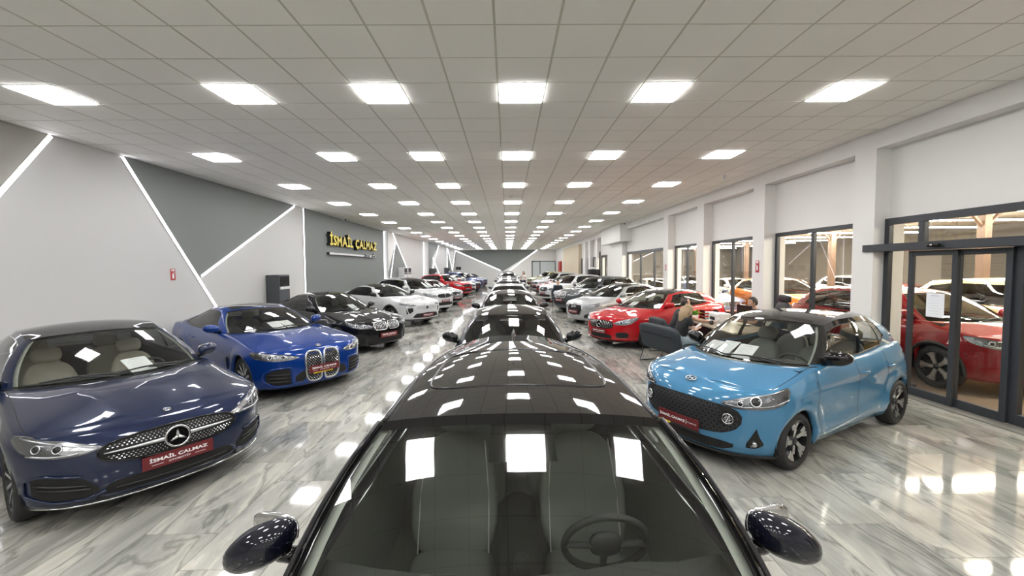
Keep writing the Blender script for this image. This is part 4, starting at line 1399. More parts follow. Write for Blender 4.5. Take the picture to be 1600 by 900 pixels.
def fins(s, root, name, lines, m_, r=.008, off=.012, both=True):
    for sg in ((1, -1) if both else (1,)):
        for pts in lines:
            b = MB(); s.line(b, [(sg * a, z) for a, z in pts], r, off, 6); b.build(name, m_, root, smooth=True)

def front_star_sedan(s, root):
    A, X = s.a_of_y, s.a_of_x
    st = [(A(.47), .655, .668), (A(.56), .628, .700), (A(.68), .622, .745), (A(.80), .640, .770), (X(2.02), .672, .795), (X(1.86), .765, .800)]
    headlamp(s, root, st, projs=[(A(.70), .69, .026), (A(.80), .705, .026)], strips=[([(A(.50), .662), (A(.64), .705), (A(.80), .755), (X(1.95), .785)], .007), ([(A(.60), .640), (A(.74), .640), (A(.84), .660)], .008)])
    block(s, root, 'lamp_reflector', [(A(.50), .655, .668), (A(.58), .636, .700), (A(.66), .640, .728), (A(.70), .66, .735)], M['lamp_chrome'], .0045, skirt=.004)
    g = oval(0, .605, A(.50), .104, 2.5, 25, .110)
    o = block(s, root, 'grille', g, M['matte_black'], .002, False, nx=30, nz=6)[0]
    wA = A(.50)
    ins = lambda a, z: (abs(a) / (wA * .97)) ** 2.3 + (abs(z - .602) / .095) ** 2.3 < 1 and abs(z - .605) > .022
    dots(s, root, ins, -wA, wA, .505, .70, .030, .0165, .0085, M['lamp_chrome'], .006, parent=o)
    fins(s, root, 'grille_frame', [contour(g) + [contour(g)[0]]], M['gloss_black'], .008, .004, False)
    b = MB(); s.patch(b, [(-wA * .93, .602, .608), (-wA * .4, .595, .618), (0, .588, .622), (wA * .4, .595, .618), (wA * .93, .602, .608)], .016, .006, 24, 4, .014)
    b.build('grille_bar', M['satin_silver'], root, smooth=True)
    emblem(s, root, .605, .088, 'star', .032)
    hood_badge(s, root, 'roundel', .026, 2)
    block(s, root, 'lower_intake', [(-A(.50), .275, .285), (-A(.44), .262, .36), (0, .255, .375), (A(.44), .262, .36), (A(.50), .275, .285)], M['matte_black'], .002, False, nx=24)
    fins(s, root, 'intake_fin', [[(-A(.42), .305), (0, .300), (A(.42), .305)]], M['black_plastic'], .006, .006, False)
    side = [(A(.52), .290, .350), (A(.60), .270, .430), (A(.72), .275, .465), (A(.80), .290, .475), (A(.845), .33, .46)]
    block(s, root, 'side_intake', side, M['matte_black'], .002)
    fins(s, root, 'intake_fin', [[(A(.56), .345), (A(.82), .385)], [(A(.58), .375), (A(.83), .42)]], M['black_plastic'], .008, .010)
    fins(s, root, 'intake_edge', [[(A(.48), .30), (A(.60), .262), (A(.76), .262), (A(.87), .33), (A(.865), .46), (A(.79), .492), (A(.60), .452)]], s.paint, .011, .006)
    b = MB(); s.line(b, [(-X(2.0), .225), (-A(.7), .212), (0, .205), (A(.7), .212), (X(2.0), .225)], .008, .012, 6, sub=12); b.build('bumper_strip', M['chrome'], root, smooth=True)
    number_plate(root, s, .445, .52, .115, .028)

def kidney(s, root, y0, y1, z0, z1, m_frame, fill='dots', r=.014, slats=7):
    A = s.a_of_y
    for sg in (1, -1):
        ac, wa = (A(y0) + A(y1)) / 2, (A(y1) - A(y0)) / 2
        zc, h = (z0 + z1) / 2, (z1 - z0) / 2
        # taller near the middle, lower outer corner cut off
        st = []
        for t in np.linspace(-1, 1, 19):
            k = max(.03, 1 - abs(t) ** 5) ** (1 / 4)
            st.append((sg * (ac + wa * t), zc - h * k * (1 - .22 * max(0, t) ** 2), zc + h * k * (1 - .10 * max(0, t) ** 2)))
        b = MB(); s.patch(b, st, .004, 0, 20, 6, .02); o = b.build('grille', M['matte_black'], root, smooth=True); flat_by_angle(o)
        lo = {round(q[0], 6): q for q in st}
        sa = sorted(st)
        fl = pchip([(q[0], q[1]) for q in sa]); fh = pchip([(q[0], q[2]) for q in sa])
        amin, amax = sa[0][0] + .012, sa[-1][0] - .012
        if fill == 'dots':
            dots(s, root, lambda a, z: amin < a < amax and fl(a) + .015 < z < fh(a) - .015, sa[0][0], sa[-1][0], z0, z1, .044, .024, .0115, M['lamp_chrome'], .008, parent=o)
        elif fill == 'slats':
            for k in range(slats):
                a = amin + (amax - amin) * (k + .5) / slats
                b = MB(); s.line(b, [(a, float(fl(a))), (a, float(fh(a)))], .0085, .012, 6, sub=5); b.build('grille_slat', m_frame, o, smooth=True)
        b = MB(); c = contour(st); s.line(b, c, r, .010, 8, closed=True, sub=2); b.build('grille_frame', m_frame, o, smooth=True)

def front_kidney_coupe(s, root):
    A, X = s.a_of_y, s.a_of_x
    st = [(A(.40), .660, .685), (A(.50), .640, .715), (A(.66), .640, .745), (A(.80), .660, .770), (X(2.0), .700, .790), (X(1.90), .752, .785)]
    headlamp(s, root, st, projs=[(A(.60), .69, .028), (A(.76), .71, .028)], strips=[([(A(.53), .665), (A(.57), .718), (A(.66), .722), (A(.68), .668)], .006), ([(A(.69), .675), (A(.73), .738), (A(.82), .742), (A(.84), .69)], .006)])
    kidney(s, root, .02, .29, .25, .735, M['satin_silver'], 'dots', .015)
    hood_badge(s, root, 'roundel', .042, 1)
    block(s, root, 'lower_intake', [(A(.28), .34, .44), (A(.34), .27, .44), (A(.42), .275, .40), (A(.46), .30, .35)], M['matte_black'], .002, lin=True)
    side = [(A(.52), .25, .50), (A(.60), .25, .515), (A(.70), .255, .505), (A(.80), .30, .47), (A(.83), .33, .44)]
    block(s, root, 'side_intake', side, M['matte_black'], .002)
    fins(s, root, 'intake_fin', [[(A(.54), z), (A(.80), z + .01)] for z in (.31, .365, .42)], M['black_plastic'], .009, .010)
    fins(s, root, 'intake_edge', [[(A(.50), .24), (A(.74), .238), (A(.86), .34), (A(.85), .46), (A(.74), .525), (A(.50), .53), (A(.50), .24)]], s.paint, .012, .004)
    number_plate(root, s, .45, .52, .115, .040)
    y = MB(); p = s.surf(np.array([0.]), np.array([.38]))[0]; y.box((p[0] + .040, -.02, .381), (.01, .34, .018)); y.build('plate_holder', M['plate_yellow'], root)
    # badge flashes behind the front wheels
    fins(s, root, 'wing_vent', [[(X(1.02), .62), (X(.98), .50), (X(1.0), .40)]], M['gloss_black'], .014, .004)

def front_kidney_sedan(s, root, zoff=0.0, wide=.38, h=.19, slats=8, plate=.43, mfr='chrome'):
    A, X = s.a_of_y, s.a_of_x
    z = zoff
    st = [(A(.42), .640 + z, .670 + z), (A(.52), .620 + z, .705 + z), (A(.68), .625 + z, .735 + z), (A(.80), .650 + z, .760 + z), (X(s.xF - .38), .690 + z, .785 + z), (X(s.xF - .47), .75 + z, .785 + z)]
    headlamp(s, root, st, lod=1, projs=[(A(.60), .675 + z, .028), (A(.75), .695 + z, .028)], strips=[([(A(.52), .650 + z), (A(.66), .645 + z), (A(.82), .68 + z)], .007)])
    kidney(s, root, .018, wide, .655 - h / 2 + z, .655 + h / 2 + z, M[mfr], 'slats', .012, slats)
    hood_badge(s, root, 'roundel', .042, 1)
    block(s, root, 'lower_intake', [(-A(.55), .25 + z, .30 + z), (-A(.45), .24 + z, .37 + z), (0, .24 + z, .38 + z), (A(.45), .24 + z, .37 + z), (A(.55), .25 + z, .30 + z)], M['matte_black'], .002, False, nx=24)
    block(s, root, 'side_intake', [(A(.62), .27 + z, .42 + z), (A(.72), .26 + z, .50 + z), (A(.82), .30 + z, .50 + z)], M['matte_black'], .002)
    number_plate(root, s, plate + z, .52, .115, .03)

def front_star_compact(s, root):
    A, X = s.a_of_y, s.a_of_x
    st = [(A(.44), .640, .655), (A(.54), .610, .700), (A(.66), .610, .745), (A(.78), .640, .775), (X(s.xF - .36), .69, .80), (X(s.xF - .50), .775, .805)]
    headlamp(s, root, st, lod=1, projs=[(A(.62), .67, .032), (A(.76), .705, .026)], strips=[([(A(.50), .655), (A(.64), .725), (A(.80), .775)], .007)])
    g = oval(0, .60, A(.44), .100, 3.2, 21, .115)
    block(s, root, 'grille', g, M['matte_black'], .002, False, nx=28, nz=5)
    for k in range(15):
        a = -A(.40) + 2 * A(.40) * k / 14
        if abs(a) < .085: continue
        hh = (1 - (abs(a) / A(.46)) ** 3.2)
        b = MB(); s.line(b, [(a, .60 - .100 * hh), (a, .60 + .088 * hh)], .0075, .012, 6); b.build('grille_slat', M['chrome'], root, smooth=True)
    emblem(s, root, .60, .088, 'star', .03)
    block(s, root, 'lower_intake', [(-A(.40), .25, .34), (0, .24, .37), (A(.40), .25, .34)], M['matte_black'], .002, False)
    block(s, root, 'side_intake', oval(A(.66), .36, .17, .075, 2.6), M['matte_black'], .002)
    fins(s, root, 'intake_edge', [[(A(.40), .25), (A(.52), .24), (A(.62), .272), (A(.74), .27)]], s.paint, .014, .008)
    block(s, root, 'splitter', [(-X(s.xF - .5), .195, .215), (0, .175, .200), (X(s.xF - .5), .195, .215)], M['gloss_black'], .022, False, nx=30, nz=2)
    number_plate(root, s, .42, .52, .115, .03)

def front_hatch(s, root):
    """small city car: honeycomb grille with two round lamps in it"""
    A, X = s.a_of_y, s.a_of_x
    st = [(A(.42), .690, .705), (A(.52), .660, .745), (A(.64), .665, .790), (X(s.xF - .36), .695, .830), (X(s.xF - .48), .740, .862), (X(s.xF - .58), .830, .872)]
    headlamp(s, root, st, projs=[(A(.69), .745, .042), (A(.58), .71, .022)], strips=[([(A(.46), .690), (A(.58), .680), (X(s.xF - .34), .715), (X(s.xF - .52), .77)], .007), ([(A(.52), .735), (A(.66), .785), (X(s.xF - .5), .855)], .006)])
    g = [(-A(.61), .515, .585), (-A(.56), .445, .645), (-A(.40), .385, .678), (0, .370, .690), (A(.40), .385, .678), (A(.56), .445, .645), (A(.61), .515, .585)]
    o = block(s, root, 'grille', g, M['matte_black'], .002, False, nx=30, nz=6)[0]
    sa = sorted(g); fl = pchip([(q[0], q[1]) for q in sa]); fh = pchip([(q[0], q[2]) for q in sa])
    dots(s, root, lambda a, z: abs(a) < A(.57) and fl(a) + .02 < z < fh(a) - .018 and (abs(abs(a) - A(.50)) > .062 or z < .49), -A(.58), A(.58), .38, .69, .062, .031, .030, M['grille_black'], .004, 'hex', parent=o)
    for sg in (1, -1):
        a = sg * A(.50)
        p = Vector(s.off(np.array([a]), np.array([.550]), np.array([.008]))[0]); n = Vector(s.normal(np.array([a]), np.array([.550]))[0])
        u_ = Vector((0, 0, 1)).cross(n).normalized(); v_ = n.cross(u_)
        b = MB(); b.prism([(.058 * math.cos(t), .058 * math.sin(t)) for t in np.linspace(0, 2 * PI, 21)[:-1]], -.01, .004, lambda x, y, h: p + u_ * x + v_ * y + n * h)
        o = b.build('daytime_lamp', M['gloss_black'], root)
        b = MB(); b.tube([p + (u_ * math.cos(t) + v_ * math.sin(t)) * .05 + n * .006 for t in np.linspace(0, 2 * PI, 21)[:-1]], .006, 6, closed=True)
        for k in range(7):
            c = p + n * .006 + ((u_ * math.cos(k * PI / 3) + v_ * math.sin(k * PI / 3)) * .027 if k < 6 else Vector())
            b.tube([c + (u_ * math.cos(t) + v_ * math.sin(t)) * .009 for t in np.linspace(0, 2 * PI, 9)[:-1]], .004, 5, closed=True)
        b.build('lamp_ring', M['lamp_chrome'], o, smooth=True)
    hood_badge(s, root, 'oval', .062, 1)
    block(s, root, 'lower_intake', [(-A(.56), .265, .30), (-A(.46), .225, .315), (0, .215, .320), (A(.46), .225, .315), (A(.56), .265, .30)], M['matte_black'], .002, False, nx=24)
    dots(s, root, lambda a, z: True, -A(.42), A(.42), .235, .31, .05, .024, .022, M['black_plastic'], .004, 'hex')
    block(s, root, 'fog_lamp', [(A(.655), .285, .33), (A(.695), .285, .43), (A(.715), .285, .485), (A(.735), .30, .40), (A(.755), .325, .345)], M['gloss_black'], .004, lin=True)
    for sg in (1, -1):
        p = s.off(np.array([sg * A(.708)]), np.array([.325]), np.array([.008]))[0]; n = Vector(s.normal(np.array([sg * A(.708)]), np.array([.325]))[0])
        b = MB(); b.blob(p, (.01, .026, .026), 2, 12, 8, Vector((1, 0, 0)).rotation_difference(n).to_matrix()); b.build('fog_lens', M['lamp_chrome'], root, smooth=True)
    block(s, root, 'splitter', [(-X(s.xF - .5), .175, .205), (0, .16, .195), (X(s.xF - .5), .175, .205)], M['black_plastic'], .006, False, nx=30, nz=2)
    number_plate(root, s, .415, .52, .115, .035, 1)
    y = MB(); p = s.surf(np.array([0.]), np.array([.35]))[0]
    y.box((p[0] + .036, 0, .348), (.01, .53, .026)); h = y.build('plate_holder', M['black_plastic'], root)
    y = MB(); y.box((p[0] + .0415, -.17, .348), (.002, .15, .018)); y.build('holder_print', M['plate_yellow'], h)

def front_fastback(s, root):
    A, X = s.a_of_y, s.a_of_x
    st = [(A(.46), .770, .785), (A(.56), .745, .800), (A(.72), .755, .830), (X(s.xF - .36), .79, .855), (X(s.xF - .46), .825, .865)]
    headlamp(s, root, st, lod=1, projs=[(A(.62), .775, .022), (A(.74), .785, .022)])
    fins(s, root, 'fang_lamp', [[(X(s.xF - .20), .77), (A(.78), .62), (A(.74), .47)]], M['lamp_white'], .014, .006)
    g = [(-A(.52), .66, .72), (-A(.40), .575, .775), (0, .555, .790), (A(.40), .575, .775), (A(.52), .66, .72)]
    o = block(s, root, 'grille', g, s.paint, .004, False, nx=24, nz=5)[0]
    dots(s, root, lambda a, z: abs(a) < A(.48) and .585 + .05 * (abs(a) / A(.48)) < z < .775 - .05 * (abs(a) / A(.48)) and abs(a) > .07, -A(.5), A(.5), .57, .79, .040, .018, .010, M['lamp_dark'], .008, parent=o)
    emblem(s, root, .67, .062, 'shield', .02, ring=M['lamp_chrome'])
    block(s, root, 'lower_intake', [(-A(.62), .34, .36), (-A(.50), .32, .47), (0, .31, .49), (A(.50), .32, .47), (A(.62), .34, .36)], M['matte_black'], .003, False, nx=24, lin=True)
    block(s, root, 'side_intake', [(A(.60), .56, .68), (A(.70), .50, .68), (A(.80), .46, .66)], M['matte_black'], .002)
    block(s, root, 'splitter', [(-X(s.xF - .5), .25, .29), (0, .225, .27), (X(s.xF - .5), .25, .29)], M['black_plastic'], .008, False, nx=30, nz=2)
    number_plate(root, s, .40, .52, .115, .03)

def front_generic(s, root, badge='ess', zo=0.0, bars=3, frame='chrome', lower=True, width=.42, gh=.085, plate=.42, lod=1, gz=.655, simple=False):
    A, X = s.a_of_y, s.a_of_x
    z = zo
    st = [(A(.46), .640 + z, .665 + z), (A(.56), .615 + z, .715 + z), (A(.70), .620 + z, .755 + z), (A(.80), .645 + z, .775 + z), (X(s.xF - .38), .69 + z, .795 + z), (X(s.xF - .50), .77 + z, .80 + z)]
    headlamp(s, root, st, lod=2 if simple else lod, projs=[(A(.62), .68 + z, .03), (A(.76), .705 + z, .028)], strips=[([(A(.52), .650 + z), (A(.66), .645 + z), (A(.82), .68 + z)], .008)])
    g = oval(0, gz + z, A(width), gh, 3.2, 15)
    o = block(s, root, 'grille', g, M['matte_black'], .002, False, nx=20, nz=4)[0]
    if not simple:
        for k in range(bars):
            zz = gz + z + gh * 1.4 * ((k + .5) / bars - .5)
            b = MB(); s.line(b, [(-A(width) * .9, zz), (0, zz), (A(width) * .9, zz)], .006, .008, 6, sub=8); b.build('grille_slat', M[frame], o, smooth=True)
        b = MB(); s.line(b, contour(g), .009, .006, 6, closed=True, sub=2); b.build('grille_frame', M[frame], o, smooth=True)
        emblem(s, root, gz + z + .01, .06, badge, .022)
    else:
        emblem(s, root, gz + z + .01, .06, 'circle', .022)
    if lower:
        block(s, root, 'lower_intake', [(-A(.60), .27 + z * .8, .33 + z * .8), (-A(.48), .24 + z * .8, .38 + z * .8), (0, .24 + z * .8, .39 + z * .8), (A(.48), .24 + z * .8, .38 + z * .8), (A(.60), .27 + z * .8, .33 + z * .8)], M['matte_black'], .002, False, nx=20)
    b = MB(); p = s.surf(np.array([0.0]), np.array([plate + z]))[0]
    if simple:
        b.box((p[0] + .02, 0, plate + z), (.012, .52, .115)); b.build('number_plate', M['plate_red'], root)
    else:
        number_plate(root, s, plate + z, .52, .115, .025)

def front_hexgrille(s, root):
    A, X = s.a_of_y, s.a_of_x
    st = [(A(.44), .650, .690), (A(.54), .615, .725), (A(.70), .615, .755), (A(.82), .650, .775), (X(s.xF - .42), .70, .80), (X(s.xF - .50), .77, .80)]
    headlamp(s, root, st, lod=1, projs=[(A(.62), .675, .030), (A(.76), .695, .030)], strips=[([(A(.50), .665), (A(.60), .635), (A(.76), .64), (A(.84), .68)], .008)])
    g = [(-A(.40), .54, .60), (-A(.34), .36, .715), (0, .345, .725), (A(.34), .36, .715), (A(.40), .54, .60)]
    o = block(s, root, 'grille', g, M['matte_black'], .002, False, nx=24, nz=6, lin=True)[0]
    for k in range(8):
        zz = .385 + .042 * k
        w_ = A(.34) + (A(.40) - A(.34)) * (1 - abs(zz - .57) / .2)
        b = MB(); s.line(b, [(-w_ * .96, zz), (0, zz), (w_ * .96, zz)], .006, .008, 6, sub=8); b.build('grille_slat', M['lamp_dark'], o, smooth=True)
    b = MB(); s.line(b, contour(g), .012, .008, 6, closed=True, sub=3); b.build('grille_frame', M['chrome'], o, smooth=True)
    emblem(s, root, .655, .085, 'rings', .028, dark=M['matte_black'])
    block(s, root, 'side_intake', [(A(.50), .26, .36), (A(.64), .26, .42), (A(.80), .30, .44)], M['matte_black'], .002)
    number_plate(root, s, .47, .52, .115, .03)
# ---------------------------------------------------------------- cars in place
def car(name, label, spec, paint_name, x, y, deg, group=None, lod=0, **kw):
    P = dict(SPEC[spec]); P.update(kw)
    e = empty(name, (x, y, 0), math.radians(deg))
    tag(e, label, 'car', group)
    s = car_shell(P, e, M[paint_name], lod)
    s.paint = M[paint_name]
    s.root = e
    return s

# near left: navy saloon
s = car('saloon_car', 'dark navy saloon with a round star badge in its grille, nearest the left wall', 'sedan', 'navy_paint', -4.97, 5.00, -33.9, roof_mat='roof_black', cabin='cabin_dark', zroof=1.468, zf0=1.398, rail_z=[(0, 1.35), (.3, 1.41), (.6, 1.40), (1, 1.31)])
add_wheels(s, s.root, 'multi'); add_mirrors(s, s.root, M['navy_paint'], size=.92)
front_star_sedan(s, s.root); window_trim(s, s.root, M['chrome']); handles(s, s.root, (-.45, -1.35), .80, M['navy_paint']); wipers(s, s.root)
hood_gap(s, s.root)
seats(s, s.root, M['cream_leather'], -.02, -.95, .50); dash(s, s.root)
X = s.a_of_x
seam(s, s.root, [[(X(.93), .93), (X(.96), .60), (X(.90), .28)], [(X(-.25), .95), (X(-.24), .60), (X(-.20), .26)], [(X(-1.22), .95), (X(-1.16), .72), (X(-.98), .50)]])
S_NAVY = s

s = car('coupe_car', 'royal blue coupe with two tall silver-framed grilles', 'coupe', 'blue_paint', -5.05, 8.34, -36.6, sidegl='dark_glass', screen='screen_glass')
S_BLUE = s
add_wheels(s, s.root, 'vee'); add_mirrors(s, s.root, M['blue_paint'], size=.95)
front_kidney_coupe(s, s.root); window_trim(s, s.root, M['gloss_black']); handles(s, s.root, (-.62,), .80, M['blue_paint']); hood_gap(s, s.root); wipers(s, s.root)
seats(s, s.root, M['black_leather'], -.1, -1.0, .46); dash(s, s.root)
X = s.a_of_x
seam(s, s.root, [[(X(.86), .93), (X(.90), .60), (X(.84), .28)], [(X(-.72), .96), (X(-.74), .60), (X(-.60), .30)]])
mb = MB(); Rg = s.roofg
pts = [Rg[i, j] * np.array([1, sg, 1]) + np.array([0, 0, .004]) for i, j, sg in ((2, 6, 1), (2, 6, -1), (7, 6, -1), (7, 6, 1))]
k = [Rg[2:8, j] for j in range(0, 7)]
G = np.stack(k, 1); G = G + np.array([0, 0, .004])
mirror_add(mb, G.reshape(-1, 3), [f[::-1] for f in grid_faces(G.shape[0], G.shape[1])]); weld(mb.build('sunroof', M['roof_black'], s.root))

s = car('hatchback_car', 'sky blue small hatchback with a black roof, nearest the glass door', 'hatch', 'sky_paint', 3.52, 5.33, 208.2, pillar_mat='roof_black', sidegl='clear_glass', screen='screen_glass', reargl='clear_glass')
add_wheels(s, s.root, 'turbine'); add_mirrors(s, s.root, M['gloss_black'])
front_hatch(s, s.root); window_trim(s, s.root, M['black_plastic']); handles(s, s.root, (-.30, -1.02), .83, M['sky_paint']); wipers(s, s.root); hood_gap(s, s.root)
seats(s, s.root, M['grey_leather'], -.02, -.80, .53, inboard=.34); dash(s, s.root)
X = s.a_of_x
seam(s, s.root, [[(X(.72), .96), (X(.76), .60), (X(.70), .30)], [(X(-.18), .99), (X(-.18), .60), (X(-.16), .27)], [(X(-.95), 1.02), (X(-.98), .72), (X(-.86), .46)]])
S_I10 = s
# ---- middle row: cars nose to tail, all facing the viewpoint
s = car('middle_row_car', 'black car directly below the viewpoint, its roof and windscreen filling the picture bottom', 'compact', 'midnight_paint', .055, 2.30, -90, None, 0,
        L=4.28, xw0=1.25, xw1=1.05, zcowl=.99, zf0=1.425, zroof=1.465, xt0=.43, xt1=.415, xq0=-1.85, xq1=-1.74, zr0=1.41, roof_peak=.5, xr0=-2.02, xr1=-1.90,
        zt=(.79, .81, .88, .985, .995, 1.03, 1.02, 1.0), rail_z=[(0, 1.385), (.3, 1.405), (.6, 1.395), (1, 1.35)], rail_y=[(0, .655), (.45, .64), (1, .49)], pillar=.055, roof_mat='roof_black', screen='screen_glass',
        wins=[(.06, .44), (.48, .80)], W=1.86, cabin='cabin_grey', frit=.93, bulge=(.022, .04, .02), pillar_mat='gloss_black')
add_wheels(s, s.root, 'twin', 1); add_mirrors(s, s.root, M['midnight_paint'], x=.70, z=.985, size=1.03, sweep=.09, drop=.05, out=.07)
front_generic(s, s.root, 'circle', 0.0)
window_trim(s, s.root, M['chrome']); seats(s, s.root, M['taupe_leather'], .04, -1.05, .52, piping=M['piping_white'], inboard=.385, k=1.06); dash(s, s.root, M['cabin_mid'], depth=.46)
mb = MB()                                                     # centre console between the seats
mb.box((.12, 0, .52), (.95, .22, .22), bev=.05); mb.blob((.42, 0, .68), (.05, .04, .06), 2.5)
mb.build('centre_console', M['cabin_dark'], s.root, smooth=False)
def on_screen(s, y, t, inset=.006):
    yb = s.Bf[:, 1]; k = min(abs(y), yb[-1]); kk = k * s.Rf[-1, 1] / yb[-1]
    b = np.array([np.interp(k, yb, s.Bf[:, i]) for i in range(3)]); r = np.array([np.interp(kk, s.Rf[:, 1], s.Rf[:, i]) for i in range(3)])
    p = b * (1 - t) + r * t; bu = s.P['bulge'][0] * 4 * t * (1 - t)
    p = p + np.array([bu * .8, 0, bu * .6]) - np.array([.7, 0, .7]) * inset
    p[1] = math.copysign(p[1], y) if y else 0
    return p
mb = MB(); G = np.array([[on_screen(s, y, t) for t in np.linspace(.72, .955, 5)] for y in np.linspace(-.165, .165, 9)])
mb.add(G.reshape(-1, 3), grid_faces(9, 5)); mb.build('sensor_tab', M['gloss_black'], s.root, smooth=True)
mb = MB(); mb.blob((.36, 0, 1.315), (.02, .12, .035), 3, 16, 8); mb.build('rear_view_mirror', M['gloss_black'], s.root, smooth=True)
Rg = s.roofg
def on_roof(Rg, fx, fy):
    """point of the roof grid; fx 0 (front) .. 1 (rear), fy -1 .. 1"""
    n, m = Rg.shape[:2]
    a = fx * (n - 1); b = abs(fy) * (m - 1)
    i, j = min(int(a), n - 2), min(int(b), m - 2)
    u, v = a - i, b - j
    p = Rg[i, j] * (1 - u) * (1 - v) + Rg[i + 1, j] * u * (1 - v) + Rg[i, j + 1] * (1 - u) * v + Rg[i + 1, j + 1] * u * v
    p = p.copy(); p[1] = math.copysign(p[1], fy); return p
path = []
for k in range(40):                                           # rounded rectangle of the sunroof
    t = 2 * PI * k / 40
    c_, s_ = math.cos(t), math.sin(t)
    path.append(on_roof(Rg, .40 - .19 * math.copysign(abs(c_) ** .30, c_), .74 * math.copysign(abs(s_) ** .22, s_)) + np.array([0, 0, .002]))
b = MB(); b.tube(path, .006, 6, closed=True); b.build('sunroof_frame', M['lamp_dark'], s.root, smooth=True)
for sg in (1, -1):                                            # mouldings along the roof edges
    b = MB(); b.tube([on_roof(Rg, t, sg * .93) + np.array([0, 0, .003]) for t in np.linspace(.0, .97, 16)], .008, 6); b.build('roof_moulding', M['lamp_dark'], s.root, smooth=True)
    b = MB(); b.tube([s.Gp[s.c0, j] * np.array([1, sg, 1]) + np.array([.012, 0, .006]) for j in range(s.rows)], .010, 6); b.build('screen_moulding', M['satin_silver'] if False else M['lamp_dark'], s.root, smooth=True)
b = MB(); p = on_roof(Rg, .97, 0)
b.add([(p[0] + .10, 0, p[2]), (p[0] - .07, .028, p[2] - .01), (p[0] - .07, -.028, p[2] - .01), (p[0] - .06, 0, p[2] + .075)], [(0, 1, 3), (0, 3, 2), (1, 2, 3), (0, 2, 1)])
b.build('roof_antenna', M['gloss_black'], s.root)
for k, (x0, y0) in enumerate(((.25, -1.0),)): pass
S_MID = s

MIDDLE = [
    ('saloon_car', 'compact', 'grey_paint', 6.72, 'dark grey car directly behind the black car in the middle row', dict(roof_mat='roof_black'), 'generic'),
    ('saloon_car', 'compact', 'black_paint', 11.75, 'black car third from the viewpoint in the middle row', {}, 'generic'),
    ('hatchback_car', 'compact', 'white_paint', 16.5, 'white car with a dark stripe down its roof in the middle row', {}, 'generic'),
    ('hatchback_car', 'compact', 'grey_paint', 21.6, 'grey car fifth from the viewpoint in the middle row', {}, 'generic'),
    ('hatchback_car', 'compact', 'white_paint', 26.4, 'white car sixth from the viewpoint in the middle row', {}, 'generic'),
    ('hatchback_car', 'compact', 'black_paint', 31.2, 'dark car seventh from the viewpoint in the middle row', {}, 'generic'),
    ('crossover_car', 'suv', 'silver_paint', 36.2, 'silver crossover eighth from the viewpoint in the middle row', {}, 'generic'),
    ('hatchback_car', 'compact', 'white_paint', 41.2, 'white car ninth from the viewpoint in the middle row', {}, 'generic'),
    ('crossover_car', 'suv', 'silver_paint', 46.2, 'light car last of the middle row, before the far wall', {}, 'generic'),
]
def gen_front(s, kind, lod, **kw):
    simple = lod >= 1.5
    if kind == 'generic': front_generic(s, s.root, simple=simple, **kw)
    elif kind == 'kidney': front_kidney_sedan(s, s.root, **kw)
    elif kind == 'star': front_star_compact(s, s.root)
    elif kind == 'rings': front_hexgrille(s, s.root)
    elif kind == 'fastback': front_fastback(s, s.root)

STAGE = {}
def stage_car(nm, label, spec, pt, x, y, deg, front='generic', group=None, lod=1, wheels='five', mirror=None, fk={}, trim='gloss_black', **kw):
    kw.setdefault('screen', 'screen_glass' if lod < 1.5 else 'dark_glass'); kw.setdefault('sidegl', 'dark_glass')
    s = car(nm, label, spec, pt, x, y, deg, group, 1 if lod > .5 else 0, **kw)
    add_wheels(s, s.root, wheels, int(lod))
    add_mirrors(s, s.root, M[mirror or pt], lod=1)
    gen_front(s, front, lod, **fk)
    if lod < 1.5:
        window_trim(s, s.root, M[trim]); handles(s, s.root, (-.35, -1.2), float(s.zat(-.5)) - .14, M[pt]); hood_gap(s, s.root)
        wipers(s, s.root)
    if lod < 1.5 and deg != -90 and abs(x) < 6.3:
        zz = float(s.zat(-.3)) - .48
        dash(s, s.root); seats(s, s.root, M['black_leather'], -.05, -1.0, zz)
    STAGE[label] = s
    if spec in ('suv', 'fastback') and lod < 1.5: arch_trim(s, s.root, M['black_plastic'], .028)
    return s
for k, (nm, sp, pt, y, lb, kw, fr) in enumerate(MIDDLE):
    zo = {'suv': .15}.get(sp, 0)
    s = stage_car(nm, lb, sp, pt, .06 - .004 * k, y, -90, fr, 'cars standing nose to tail in the middle row', 1 if k < 3 else 2, fk=dict(zo=zo), screen='screen_glass' if k < 2 else 'dark_glass', mirror='gloss_black' if k < 2 else None, **kw)
    if k < 2:
        dash(s, s.root); seats(s, s.root, M['grey_leather'], -.05, -1.0, .5)
        b = MB(); p = s.roofg[-2, 0]
        b.add([(p[0] + .10, 0, p[2]), (p[0] - .07, .028, p[2] - .01), (p[0] - .07, -.028, p[2] - .01), (p[0] - .06, 0, p[2] + .075)], [(0, 1, 3), (0, 3, 2), (1, 2, 3), (0, 2, 1)])
        b.build('roof_antenna', M['gloss_black'], s.root)
    if k == 2:
        b = MB(); G = s.roofg[:, :2].copy(); G[..., 1] *= .12; G[..., 2] += .003
        mirror_add(b, G.reshape(-1, 3), [f[::-1] for f in grid_faces(G.shape[0], 2)]); b.build('roof_stripe', M['lamp_dark'], s.root)

